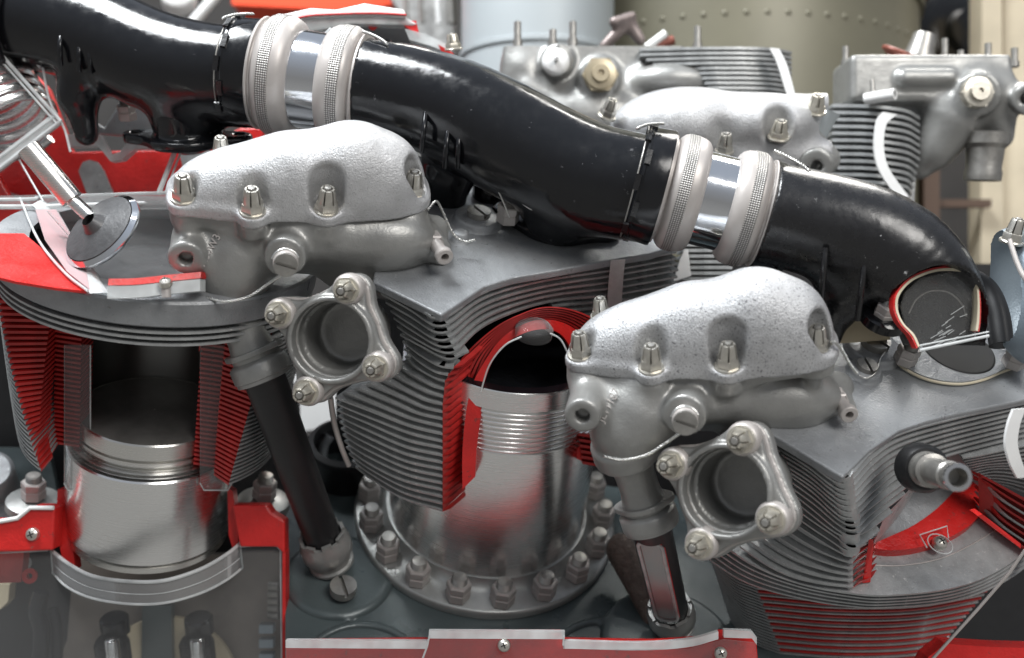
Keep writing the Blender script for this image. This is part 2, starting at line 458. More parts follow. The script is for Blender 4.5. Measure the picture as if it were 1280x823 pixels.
# ================================================================== backdrop and setting
def slab(name, x0, x1, y0, y1, z, th, mats, kind=None, parent=None):
    m = MB(); p = [Q(x0, y0, z), Q(x1, y0, z), Q(x1, y1, z), Q(x0, y1, z)]
    m.prism(p, (0, 0, -th)); o = m.build(name, mats, parent)
    if kind: o['kind'] = kind
    return o
slab('hall_wall', -900, 2200, -700, 1500, -2600, 40, mat('dark_hall_wall', (0.035, 0.033, 0.032), 0.8, var=0.3, vs=3), 'structure')

# pale blue-grey sheet metal drum behind the engine
t = thing('sheet_metal_drum', 'pale blue grey sheet metal drum standing behind the black pipes at the top', 'drum', Q(672, 90, -700))
m = MB(); O = Q(672, 90, -700); r = 95 * kz(-700)
m.lathe(O - A(0, 420, 0), (0, 1, 0), [(0, r), (1100, r)], 64); m.build('drum_shell', M['pale'], t, 60)
m = MB()
for yy in (20, 340):
    m = MB(); m.lathe(O + A(0, yy, 0), (0, 1, 0), [(0, r), (2, r + 4), (10, r + 4), (12, r)], 64); m.build('hoop', M['pale'], t, 60)

# olive tank with rivets
t = thing('olive_tank', 'large olive green riveted tank in the blurred background', 'tank', Q(950, 60, -1000))
kk = kz(-1000); R0 = 235 * kk
O = Q(903, 60, -1050)
m = MB(); m.lathe(O - A(0, 500, 0), (0, 1, 0), [(0, R0), (1500, R0)], 96); m.build('tank_shell', M['olive'], t, 60)
m = MB(); m.lathe(O + A(0, 40, 0), (0, 1, 0), [(0, R0), (0, R0 + 9), (16, R0 + 9), (20, R0)], 96); m.build('tank_band', M['olive'], t, 60)
rm = MB(); rm.lathe((0, 0, 0), (0, 0, 1), [(0, 6), (1.5, 5), (2.4, 2.5), (2.6, 0.1)], 12); rme, _ = rm.mesh('rivet', M['olive'], 60, local=True)
for row in (-45, 95):
    for i in range(-13, 14):
        q = math.radians(i * 5.4); dv = A(math.sin(q), 0, math.cos(q))
        put('rivet', rme, mat_at(O + A(0, row, 0) + dv * R0, dv), t)
pz = Q(1120, 40, -900)
m = MB(); m.tube([Q(1098, -60, -900), Q(1100, 120, -900)], 12, 12); m.build('tank_pipe', M['olive'], t, 60)

# cream timber posts on the right
t = thing('timber_post', 'pale cream knotted timber boards at the right edge behind the engine', 'timber post', Q(1255, 160, -900))
for (a, b, y0, y1, zz) in ((1228, 1252, -120, 330, -880), (1255, 1330, -120, 330, -900)):
    m = MB(); m.prism([Q(a, y0, zz), Q(b, y0, zz), Q(b + 2, y1, zz), Q(a - 2, y1, zz)], (0, 0, -60)); m.build('board', M['wood'], t)
# dark machine part with a pale arc at the top right
t = thing('flywheel', 'black glossy round wheel with a rust red rim in the top right background', 'wheel', Q(1205, 40, -1200))
O = Q(1205, 45, -1200)
m = MB(); m.lathe(O, (0.1, 0.1, 1), [(-60, 130), (0, 130), (14, 118), (20, 60), (40, 50), (44, 0.1)], 48); m.build('disc', M['black'], t, 50)
m = MB(); m.lathe(O, (0.1, 0.1, 1), [(-10, 130), (-6, 140), (8, 140), (10, 130)], 48); m.build('rim', M['rust'], t, 50)
t = thing('brown_frame_member', 'brown upright frame member in shade below the grey head at right', 'frame member', Q(1165, 230, -850))
m = MB(); m.box(Q(1160, 240, -850), (16, 0, 0), (0, 150, 0), (0, 0, 20)); m.box(Q(1200, 255, -860), (60, 0, 0), (0, 8, 0), (0, 0, 12)); m.build('frame_bar', mat('brown_frame', (0.10, 0.06, 0.04), 0.6), t)
# orange beam, tubes and pale machine blurred at the top left
t = thing('orange_beam', 'bright orange red beam at the top behind the left pipe', 'beam', Q(420, 0, -1100))
m = MB(); m.prism([Q(288, -60, -1100), Q(560, -60, -1100), Q(500, 4, -1100), (Q(440, 14, -1100)), Q(290, 6, -1100)], (0, 0, -120)); m.build('beam_face', M['orange'], t)
t = thing('white_strut', 'white slanted strut blurred behind the left black pipe', 'strut', Q(275, 5, -900))
m = MB(); m.tube([Q(240, 30, -900), Q(300, -40, -900)], 11, 12); m.build('strut_tube', M['white'], t, 50)
t = thing('pale_machine', 'pale grey blurred machine with uprights between the orange beam and the drum', 'machine', Q(530, 40, -1100))
m = MB(); m.prism([Q(470, -30, -1000), Q(566, -30, -1000), Q(566, 70, -1000), Q(540, 60, -1000), Q(500, 15, -1000)], (0, 0, -60)); m.build('casing', mat('pale_grey_casing', (0.42, 0.42, 0.41), 0.6, var=0.3, vs=8, grain=30, gs=0.4), t)
for xx in (505, 524, 545, 561):
    m = MB(); m.tube([Q(xx, -40, -960), Q(xx + 4, 30, -960)], 6 if xx != 561 else 11, 10); m.build('upright', M['stud'] if xx != 545 else M['white'], t, 50)
t = thing('pale_blurred_fitting', 'pale round fitting blurred at the very top left of centre', 'fitting', Q(225, 0, -800))
m = MB(); m.lathe(Q(222, -8, -800), (0.2, 0.3, 1), [(-30, 34), (0, 34), (5, 30), (8, 12), (16, 11), (17, 0.1)], 32); m.build('fitting_body', M['white'], t, 50)
# bright floor seen through the gap between the two front cylinders
t = thing('display_sheet', 'bright white panel seen through the small gap beside the lower port nut', 'panel', Q(395, 520, -700))
m = MB(); m.prism([Q(340, 470, -700), Q(440, 470, -700), Q(440, 530, -700), Q(340, 545, -700)], (0, 0, -20)); m.build('panel_sheet', M['white'], t)

# ================================================================== shared small hardware
def nut_meshes(kind, mt, r, h, studmat):
    """castellated nut, axis +Z, base at 0; returns body, collar and stud meshes"""
    b = MB()
    hexp = lambda rr, z: [A(rr * math.cos(math.radians(60 * i + 30)), rr * math.sin(math.radians(60 * i + 30)), z) for i in range(6)]
    h1 = h * 0.42
    b.grid([hexp(r * 0.9, 0), hexp(r, h * 0.05), hexp(r, h1 * 0.86), hexp(r * 0.92, h1)], closed_v=True, flip=True)
    b.F.append(tuple(b.n - 6 + i for i in range(6))); b.MI.append(0)
    for i in range(6):      # six castle teeth with open slots between them
        a0, a1 = math.radians(60 * i + 5 + 30), math.radians(60 * i + 55 + 30)
        ro0, ro1, ri = r * 0.84, r * 0.64, r * 0.42
        G = []
        for q in np.linspace(a0, a1, 4):
            c, s_ = math.cos(q), math.sin(q)
            G.append([A(ri * c, ri * s_, h1), A(ro0 * c, ro0 * s_, h1), A(ro1 * c * 1.04, ro1 * s_ * 1.04, h * 0.93), A(ro1 * c * 0.9, ro1 * s_ * 0.9, h), A(ri * c, ri * s_, h)])
        n0 = b.n; b.grid(G, closed_v=True, flip=False)
        b.F += [tuple(n0 + q for q in range(5))[::-1], tuple(n0 + 15 + q for q in range(5))]; b.MI += [0, 0]
    w = MB(); w.lathe((0, 0, 0), (0, 0, 1), [(-1, r * 1.16), (h * 0.05, r * 1.18), (h * 0.09, r * 1.12), (h * 0.1, r * 0.8)], 24)
    st = MB(); st.lathe((0, 0, 0), (0, 0, 1), [(0, r * 0.34), (h * 1.0, r * 0.34), (h * 1.06, r * 0.26), (h * 1.07, 0.05)], 16)
    return (b.mesh(kind, mt, 35, local=True)[0], w.mesh('washer', mt, 35, local=True)[0], st.mesh('stud_end', studmat, 35, local=True)[0])
CN = nut_meshes('castle_nut', M['nut'], 12.5, 29, M['stud'])
ZN = nut_meshes('castle_nut', M['zinc'], 14, 27, M['stud'])
def add_nut(P, axis, parent, meshes, s=1.0, up=(0, 1, 0.001), name='castle_nut', jit=0):
    ax = nrm(axis); up2 = up
    if jit: up2 = nrm(A(*up) + rng.normal(0, 0.35, 3))
    Mx = mat_at(P, ax, up2, s)
    n = put(name, meshes[0], Mx, parent); put('washer', meshes[1], Mx, n); put('stud_end', meshes[2], Mx, n); return n
def big_nut_meshes():
    b = MB(); hx = lambda rr, z, o=0: [A(rr * math.cos(math.radians(60 * i + o)), rr * math.sin(math.radians(60 * i + o)), z) for i in range(6)]
    b.grid([hx(16, 0), hx(17, 1), hx(17, 13), hx(15.6, 14.5), hx(15.6, 16), hx(17, 17.5), hx(17, 26), hx(15, 28)], closed_v=True, flip=True)
    b.F.append(tuple(b.n - 6 + i for i in range(6))); b.MI.append(0)
    s_ = MB(); pr = [(20, 11)]
    for q in range(6): pr += [(28 + q * 1.6, 10.8), (28.8 + q * 1.6, 10.0)]
    pr += [(38, 9), (38.5, 0.1)]
    s_.lathe((0, 0, 0), (0, 0, 1), pr, 20)
    return b.mesh('flange_nut', M['ringc'], 30, local=True)[0], s_.mesh('stud_end', M['stud'], 30, local=True)[0]
BN = big_nut_meshes()
def add_big_nut(P, axis, parent, s=1.0, rot=0.0, name='flange_nut'):
    up = (math.sin(rot), math.cos(rot), 0.001)
    Mx = mat_at(P, axis, up, s); n = put(name, BN[0], Mx, parent); put('stud_end', BN[1], Mx, n); return n
def slot_screw_meshes(mt):
    b = MB(); r = 10
    # disc head made of two halves with a real slot between them
    for sg in (1, -1):
        ar = [A(r * math.cos(q), r * math.sin(q), 0) for q in np.linspace(math.asin(0.14), math.pi - math.asin(0.14), 14)]
        ar = [A(p[0], p[1] * sg, 0) for p in ar]
        b.prism(ar, (0, 0, 5))
    b.lathe((0, 0, 0), (0, 0, 1), [(-2, r), (1.5, r), (1.5, 0.1)], 24)
    return b.mesh('slotted_plug', mt, 35, local=True)[0]
SLOT = slot_screw_meshes(M['stud'])
def dome_screw_mesh():
    b = MB(); b.lathe((0, 0, 0), (0, 0, 1), [(-3, 9), (0, 9), (4, 7.6), (6.5, 4), (7, 0.1)], 20)
    for q in (0.4, 0.4 + math.pi / 2):
        d_ = A(math.cos(q), math.sin(q), 0); w_ = A(-math.sin(q), math.cos(q), 0); b.box(A(0, 0, 6.4), d_ * 4.5, w_ * 0.8, A(0, 0, 0.9), 1)
    return b.mesh('crosshead_screw', [M['nut'], M['slot']], 35, local=True)[0]
XS = dome_screw_mesh()
def wire(pts, parent, r=1.1, name='lock_wire', n=None, twist=True):
    P = spline(pts, n or max(20, len(pts) * 10)); m = MB()
    if not twist: m.tube(P, r, 8)
    else:
        # fine resample, two strands round each other
        d = np.r_[0, np.cumsum(np.linalg.norm(np.diff(P, axis=0), axis=1))]; k = int(d[-1] / 1.2) + 4; tt = np.linspace(0, d[-1], k)
        C = np.stack([np.interp(tt, d, P[:, i]) for i in range(3)], 1); T = np.gradient(C, axis=0); T /= np.linalg.norm(T, axis=1)[:, None]
        u = np.cross(T, (0.1, 0.3, 1.0)); u /= np.linalg.norm(u, axis=1)[:, None]; w = np.cross(T, u)
        for ph in (0, math.pi):
            a = tt / 7.0 * 2 * math.pi + ph; m.tube(C + (np.cos(a)[:, None] * u + np.sin(a)[:, None] * w) * r * 0.8, r * 0.75, 6)
    return m.build(name, M['wire'], parent, 60)

# ================================================================== crankcase
a2 = nrm(A(0.12, 0.82, 0.56))
C2 = Q(607, 640, -235); HF = a2.dot(C2)          # crankcase top plane
def cc(x, y, h=0): return on_plane(x, y, a2, HF + h)
t = thing('crankcase', 'dark green grey crankcase casting under the three cylinders', 'crankcase', cc(560, 790))
Fv = nrm(A(0, 0, 1) - a2 * a2[2]); Rv = np.cross(a2, Fv) * -1
if Rv[0] < 0: Rv = -Rv
def f_cc(P):
    w = P @ a2.astype(F4) - HF + 8
    uv = np.stack([(P - C2.astype(F4)) @ Rv.astype(F4), (P - C2.astype(F4)) @ Fv.astype(F4)], 1)
    def loc(x, y):
        q = cc(x, y) - C2; return A(q.dot(Rv), q.dot(Fv)).astype(F4)
    d = w + 10
    def disc(x, y, r, top, k=10, rd=5):
        c = loc(x, y); q = np.sqrt(((uv - c) ** 2).sum(1)) - r
        return extr(q, w, -60, top, rd)
    d = smin(d, disc(424, 715, 74, 4, rd=8), 8)
    d = smin(d, disc(607, 642, 196, -6, rd=3), 6)
    d = smin(d, disc(838, 800, 92, 6, rd=8), 8)
    d = ssub(d, disc(440, 815, 80, 30) , 10) if False else d
    for (x, y, r) in ((452, 836, 76), (768, 836, 84)):
        c = loc(x, y); q = np.abs(np.sqrt(((uv - c) ** 2).sum(1)) - r) - 5
        d = smin(d, extr(q, w, -20, 2, 4), 9)
    for (x, y, r) in ((409, 700, 40), (838, 778, 42)):
        d = ssub(d, disc(x, y, r, 40, rd=1) + 0, 2) if False else d
    # crease lines in the casting
    p0 = cc(357, 760); n_ = nrm(np.cross(cc(357, 820) - cc(357, 640), a2)); n_ = n_ * (-1 if n_[0] > 0 else 1)
    return np.maximum(d, (P - p0.astype(F4)) @ n_.astype(F4))
ctr = cc(600, 735)
V, Fq = nets(lambda P: f_cc((P @ np.stack([Rv, Fv, a2]).astype(F4)) + ctr.astype(F4)), (-300, (cc(600, 566) - ctr).dot(Fv), -40), (500, 240, 26), 4.0)
V = V @ np.stack([Rv, Fv, a2]) + ctr
keep = V
c0 = V.mean(0); me = bpy.data.meshes.new('case_casting'); W_ = Bv(V) - Bv(c0)
me.from_pydata(W_.tolist(), [], Fq.tolist()); finish(me, M['crank'], 180); put('case_casting', me, Matrix.Translation(Vector(Bv(c0))), t)
m = MB(); m.prism([cc(x, y, -11) for x, y in ((358, 560), (1040, 560), (1060, 900), (356, 900))], a2 * -30); m.build('case_floor', M['crank'], t)
Mx = mat_at(cc(429, 737, 8), a2, (0.7, 0.6, 0.1), 1.75); put('slotted_plug', SLOT, Mx, t)
o = t

# ================================================================== middle cylinder
def interp_keys(keys, i):
    ks = sorted(keys); 
    for a, b in zip(ks[:-1], ks[1:]):
        if a <= i <= b:
            u = (i - a) / (b - a); return (1 - u) * np.array(keys[a], float) + u * np.array(keys[b], float)
    return np.array(keys[ks[0] if i < ks[0] else ks[-1]], float)
def fin_stack(parent, idx, keys, ax, hfun, th, centre, depth, mats, n=44, wob=0.7, name='fin', core=True, core_name='fin_root'):
    inn = []
    for i in idx:
        h = hfun(i); cp = interp_keys(keys, i)
        P = np.array([on_plane(x, y, ax, h) for x, y in cp]); P = spline(P, n)
        for _ in range(3 if n == 44 else 0): P[1:-1] = P[1:-1] * 0.4 + (P[:-2] + P[2:]) * 0.3
        ph = rng.rand() * 6
        P += np.outer(np.sin(np.linspace(0, 9, n) + ph) * wob * rng.rand(), ax)
        c = on_plane(*centre(i), ax, h)
        T = np.gradient(P, axis=0); T /= np.linalg.norm(T, axis=1)[:, None]
        N = np.cross(ax, T); N *= np.sign(((c - P) * N).sum())
        N = nrm_rows(N + 0.35 * nrm_rows(c - P))
        rag = 1 + 0 * N[:, :1]
        I = P + N * depth
        m = MB(); m.ribbon(P - ax * th / 2, I - ax * th / 2, ax * th)
        m.build(name, mats, parent, 40)
        inn.append(P + N * depth * 0.2)
    if core and len(inn) > 1:
        m = MB(); G = np.array(inn); m.grid(G); m.build(core_name, mats, parent, 60)
def nrm_rows(v): return v / (np.linalg.norm(v, axis=1)[:, None] + 1e-9)

f2_ = nrm(A(0, 0, 1) - a2 * a2[2])
cyl2 = thing('engine_cylinder', 'middle finned engine cylinder cut open to a red arch over its polished barrel', 'engine cylinder', C2)
h0 = a2.dot(Q(552, 396, 150)); hs2 = 10.5
H2 = lambda i: h0 - hs2 * i
# keys for fins crossing to the right of the trough
KA = {0: [(470, 357), (512, 378), (552, 400), (605, 365), (680, 345), (765, 331), (845, 316)],
      3: [(488, 389), (516, 407), (557, 427), (604, 389), (680, 365), (765, 353), (848, 338)],
      5: [(496, 408), (520, 424), (565, 443), (604, 408), (680, 378), (765, 369), (846, 355)]}
fin_stack(cyl2, range(0, 6), KA, a2, H2, 2.9, lambda i: (650, 270), 60, M['fin'])
KB = {6: [(500, 419), (526, 433), (560, 449), (586, 440)], 7: [(503, 428), (524, 443), (548, 458), (567, 460)],
      8: [(505, 437), (522, 451), (543, 465), (560, 469)], 9: [(506, 446), (520, 459), (540, 471), (556, 477)],
      12: [(478, 474), (503, 487), (530, 500), (553, 506)], 16: [(419, 498), (460, 513), (510, 533), (553, 543)],
      20: [(424, 528), (455, 545), (505, 568), (553, 579)], 24: [(432, 560), (460, 579), (505, 602), (553, 613)],
      27: [(444, 584), (468, 602), (505, 624), (553, 639)]}
fin_stack(cyl2, range(6, 28), KB, a2, H2, 2.8, lambda i: (650, 330 + 7 * i), 46, M['fin'])
m = MB(); m.tube([on_plane(*interp_keys(KA, i)[2], a2, H2(i)) - f2_ * 21 + A(-8, 0, 0) for i in (0, 1, 2, 3, 4, 5)] + [on_plane(560, 452, a2, H2(6)) - f2_ * 24, on_plane(552, 466, a2, H2(8)) - f2_ * 28], 13, 16)
m.build('fin_root', M['fin'], cyl2, 60)
# more fins on the far right of the cylinder, wrapping round behind the lower rocker box
KR = {6: [(690, 384), (765, 376), (820, 370), (843, 360)], 10: [(700, 412), (765, 406), (815, 400), (838, 388)]}
fin_stack(cyl2, range(6, 11), KR, a2, H2, 2.8, lambda i: (700, 300), 46, M['fin'])
# red sectioned ends of the fins
def Bend(i): return interp_keys(KB, i)[-1]
for i in range(7, 28):
    x, y = Bend(i); h = H2(i)
    P = [on_plane(x, y, a2, h), on_plane(x + 20, y - 17, a2, h), on_plane(590 if i > 9 else x + 38, y - (36 if i > 9 else 34), a2, h)]
    P = spline(P, 8); I = P + A(10, 2, -12)
    m = MB(); m.ribbon(P - a2 * 1.3, I - a2 * 1.3, a2 * 2.6); m.build('cut_fin', M['red_fin'], cyl2, 40)
m = MB(); G = []
for i in range(7, 28):
    x, y = Bend(i); h = H2(i); p0 = on_plane(x, y, a2, h); p1 = on_plane(590 if i > 9 else x + 38, y - 36, a2, h)
    G.append([p0 + A(0.4, .1, -0.5), p1 + A(0.4, .1, -0.5)])
m.grid(G); m.build('section_face', M['red_matt'], cyl2)
# arch: nested red rims round the window
OO = [(560, 470), (588, 436), (621, 408), (650, 393), (680, 384), (715, 387), (750, 402), (785, 425)]
OI = [(595, 486), (607, 450), (624, 426), (646, 409), (672, 400), (699, 402), (722, 414), (742, 436)]
II = [(603, 488), (614, 455), (632, 431), (652, 418), (674, 412), (694, 414), (708, 426), (718, 448)]
def arc_at(a, b, u): return (1 - u) * np.array(a, float) + u * np.array(b, float)
za = [50, 62, 70, 70, 64, 56, 46, 34]
for j in range(6):
    cp = arc_at(OO, OI, j / 6); P = spline([Q(x, y, z - 3 * j) for (x, y), z in zip(cp, za)], 50)
    cp2 = arc_at(OO, OI, min(1, (j + 0.62) / 6)); P2 = spline([Q(x, y, z - 3 * j) for (x, y), z in zip(cp2, za)], 50)
    m = MB(); m.ribbon(P, P2, A(0, 0, -26)); m.build('cut_fin', M['red_fin'], cyl2, 40)
P = spline([Q(x, y, z - 26) for (x, y), z in zip(OO, za)], 50); P2 = spline([Q(x, y, z - 26) for (x, y), z in zip(OI, za)], 50)
m = MB(); m.ribbon(P, P2, A(0, 0, -30)); m.build('fin_root', M['red_matt'], cyl2, 40)
# solid red wall section
WO = [(578, 612), (578, 565), (582, 520), (590, 482)] + OI[1:]
WI = [(594, 596), (596, 560), (601, 520), (603, 488)] + II[1:]
zw = [26, 34, 42, 52] + [z - 8 for z in za[1:]]
P = spline([Q(x, y, z) for (x, y), z in zip(WO, zw)], 70); P2 = spline([Q(x, y, z) for (x, y), z in zip(WI, zw)], 70)
m = MB(); m.ribbon(P, P2, A(0, 0, -60)); m.build('wall_section', M['red'], cyl2, 40)
# head plate: flat machined table with the broken front outline
tp = [(466, 352), (552, 394), (606, 358), (642, 347), (700, 337), (763, 325), (812, 317), (850, 306), (856, 276), (800, 240), (600, 205), (480, 250)]
def rounded(poly, ax, h): return np.array([on_plane(x, y, ax, h) for x, y in poly])
m = MB(); m.prism(rounded(tp, a2, h0 + 8), a2 * -11)
o = m.build('head_plate', M['head'], cyl2)
bv = o.modifiers.new('edge', 'BEVEL'); bv.width = 0.0018; bv.segments = 3; bv.limit_method = 'ANGLE'
# raised bosses on the plate
def boss(parent, x, y, h, r, ht, mt, name='boss', ax=a2, screw=None, srot=(0.6, 0.8, 0.1), ss=1.0):
    P = on_plane(x, y, ax, h); m = MB()
    m.lathe(P, ax, [(-2, r + 5), (1.5, r + 1.5), (ht * 0.5, r), (ht - 1.5, r - 0.5), (ht, r - 2.5), (ht, 0.1)], 40)
    b = m.build(name, mt, parent, 50)
    if screw: put('slotted_plug', screw, mat_at(P + ax * ht, ax, srot, ss), b)
    return b
boss(cyl2, 597, 278, h0 + 8, 30, 10, M['head'], screw=SLOT, ss=1.5)
boss(cyl2, 575, 300, h0 + 8, 10, 12, M['head'])
# baffle clip strip on the fins
for nm, pts, w_, mt in (('clip_strip', [(772, 326, 8), (770, 345, 8), (768, 370, 8), (768, 396, 8)], 9, M['strip']),):
    m = MB(); L_ = [on_plane(x - w_, y, a2, H2((y - 330) / 7.6)) + Fv * 3 for x, y, _ in pts]; R_ = [on_plane(x + w_, y - 1, a2, H2((y - 330) / 7.6)) + Fv * 3 for x, y, _ in pts]
    m.ribbon(np.array(L_), np.array(R_), A(0, 2, 6)); m.build(nm, mt, cyl2)
# edge strip down the left silhouette of the fins
EL = [(413, 497, 15.7), (418, 530, 20), (427, 560, 23.5), (436, 582, 26.3)]
m = MB(); m.tube(spline([on_plane(x, y, a2, H2(i)) for x, y, i in EL], 20), 3.6, 8); m.build('edge_strip', M['ringc'], cyl2, 60)
# flange, barrel
f2 = nrm(A(0, 0, 1) - a2 * a2[2])
fl = MB(); fl.lathe(C2, a2, [(-12, 187), (-10, 191), (0, 192), (3, 190), (4, 188), (5, 162), (10, 152), (20, 147), (20, 130)], 128, ref=f2); fl.build('base_flange', M['flange'], cyl2, 40)
prof = [(18, 145), (26, 143)]
tt = 24
def t_front(O, ax, f, y, r):
    lo, hi = -200, 900
    for _ in range(40):
        md = (lo + hi) / 2
        if pj(O + ax * md + f * r)[1] > y: lo = md
        else: hi = md
    return (lo + hi) / 2
tA, tB, tC = [t_front(C2, a2, f2, yy, 137) for yy in (567, 515, 490)]
prof += [(tA - 2, 137), (tA, 136)]
nth = 9
for q in range(nth):
    a = tA + (tB - tA) * q / nth; b_ = (tB - tA) / nth
    prof += [(a + b_ * 0.1, 134.5), (a + b_ * 0.35, 138), (a + b_ * 0.65, 138), (a + b_ * 0.9, 134.5)]
prof += [(tB + 1, 136), (tB + 2, 138), (tC - 1, 138), (tC, 137), (tC + 0.5, 126)]
m = MB(); m.lathe((0, 0, 0), (0, 0, 1), prof, 144); put('barrel', m.mesh('barrel', M['steel'], 40, local=True)[0], mat_at(C2, a2), cyl2)
m = MB(); m.lathe(C2, a2, [(tC - 40, 128), (tC + 84, 128)], 96, 112, 248, ref=f2); m.build('bore_wall', M['steel_dark'], cyl2, 50)
m = MB(); m.lathe(C2, a2, [(tC + 0.5, 137), (tC + 0.6, 126), (tC - 40, 126), (tC - 42, 0.1)], 144, ref=f2); m.build('piston_crown', M['black'], cyl2, 50)
# clear rim over the opening
m = MB(); m.tube(spline([Q(x, y, z) for x, y, z in ((601, 489, 66), (612, 456, 78), (631, 432, 84), (652, 421, 84))], 24), 1.1, 8)
m.tube(spline([Q(x, y, z) for x, y, z in ((688, 417, 80), (700, 424, 76), (708, 438, 74), (716, 460, 70))], 24), 1.1, 8); m.build('window_rim', M['edge'], cyl2, 60)
m = MB(); m.lathe(Q(668, 411, 66), (0.1, 0.85, 0.5), [(-10, 22), (0, 23), (5, 19), (7, 10), (7.5, 0.1)], 32); m.build('sight_glass', M['clear'], cyl2, 60)
for k in range(18):
    q = math.radians(-7 + 20 * k); d_ = f2 * math.cos(q) + nrm(np.cross(f2, a2)) * -math.sin(q)
    P = C2 + d_ * 172 + a2 * 5; x, y = pj(P)
    if 440 < x < 775 and y > 590: add_big_nut(P, a2, cyl2, 1.0, rng.rand() * 1.0)
# red slotted section at the right of the barrel
m = MB(); zz = -40
m.prism([Q(722, 528, zz), Q(745, 552, zz), Q(752, 585, zz), Q(721, 574, zz)], (0, 0, -20)); m.build('section_face', M['red'], cyl2)
for q in range(6):
    m = MB(); m.box(Q(740 + q, 545 + q * 7, zz + 10), (18, -3, 0), (0, 1.7, 0), (0, 0, 12)); m.build('cut_fin', M['red_fin'], cyl2)

# ------------------------------------------------------------------ ports
def view_frame(x, y, z):
    P = Q(x, y, z); W = nrm(A(0, 0, D) - P); R_ = nrm(np.cross((0, 1, 0), W)); U_ = np.cross(W, R_); return P, R_, U_, W
def port(parent, T, z, s, inward):
    x, y = T(412, 424); P0, R_, U_, W = view_frame(x, y, z)
    N = nrm(W - 0.30 * R_ - 0.13 * U_); X = nrm(np.cross(U_, N)); Y = np.cross(N, X); h = N.dot(P0)
    def pt(px, py, w=0): return on_plane(*T(px, py), N, h + w)
    nuts = [(345, 392), (430, 358), (466, 458), (379, 490)]
    base = [(354, 391), (438, 361), (474, 457), (388, 487)]
    c0 = pt(414, 425); NP = [pt(*b, -6) for b in base]
    loc = lambda q: A((q - c0).dot(X), (q - c0).dot(Y)).astype(F4)
    nl = [loc(q) for q in NP]
    def plate2(P, grow=0, shift=(0, 0)):
        uv = np.stack([(P - c0.astype(F4)) @ X.astype(F4), (P - c0.astype(F4)) @ Y.astype(F4)], 1) - np.asarray(shift, F4)
        d = np.sqrt((uv ** 2).sum(1)) - (59 + grow) * s
        for q in nl: d = smin(d, np.sqrt(((uv - q) ** 2).sum(1)) - (17 + grow) * s, 30 * s)
        return d
    in_ = c0 - N * 100 * s + X * 20 * s
    def f_plate(P):
        w = (P - c0.astype(F4)) @ N.astype(F4)
        d = extr(plate2(P), w, -12 * s, 0, 2.5)
        d = smin(d, d_cyl(P, c0 - N * 6, c0 + N * 7, 56 * s, 3), 5)
        return np.maximum(d, -d_cyl(P, c0 - N * 60, c0 + N * 30, 49 * s, 1))
    def f_base(P):
        w = (P - c0.astype(F4)) @ N.astype(F4)
        d = extr(plate2(P, 2, (5 * s, -1 * s)), w, -36 * s, -15 * s, 3)
        d = smin(d, d_cyl(P, c0 - N * 30 * s, c0 - N * 104 * s, 54 * s, 8), 8)
        return np.maximum(np.maximum(d, -d_cyl(P, c0 - N * 88 * s, c0 + N * 20, 43 * s, 6)), -d_cyl(P, c0 - N * 30 * s, c0 + N * 20, 48 * s, 2))
    ex = 110 * s; lo = c0 - ex; hi = c0 + ex
    cast('exhaust_flange', f_plate, lo, hi, 2.0, M['housing'], parent, 60)
    # thin gasket between the two plates
    def f_g(P):
        w = (P - c0.astype(F4)) @ N.astype(F4)
        return np.maximum(extr(plate2(P, 2.0, (2 * s, 0)), w, -15.5 * s, -11.5 * s, 1), -d_cyl(P, c0 - N * 60, c0 + N * 30, 49.5 * s, 1))
    cast('gasket', f_g, lo, hi, 1.8, M['ringc'], parent, 60)
    cast('port_casting', f_base, np.minimum(lo, in_ - 62 * s), np.maximum(hi, in_ + 62 * s), 3.0, M['housing'], parent, 60)
    for q in NP:
        m = MB(); m.lathe(q + N * 5, N, [(-6, 20 * s), (3, 20 * s), (10 * s, 18.5 * s), (12 * s, 16 * s), (12 * s, 1)], 32); m.build('spacer', M['ringc'], parent, 40)
        add_nut(q + N * (5 + 12 * s), N, parent, ZN, 1.0 * s, jit=1)
    return N
T2 = lambda x, y: (x, y)
s3 = 1.03
T3p = lambda x, y: (905 + (x - 412) * 1.03, 613 + (y - 424) * 1.03)
port(cyl2, T2, 165, 0.87, (480, 410))
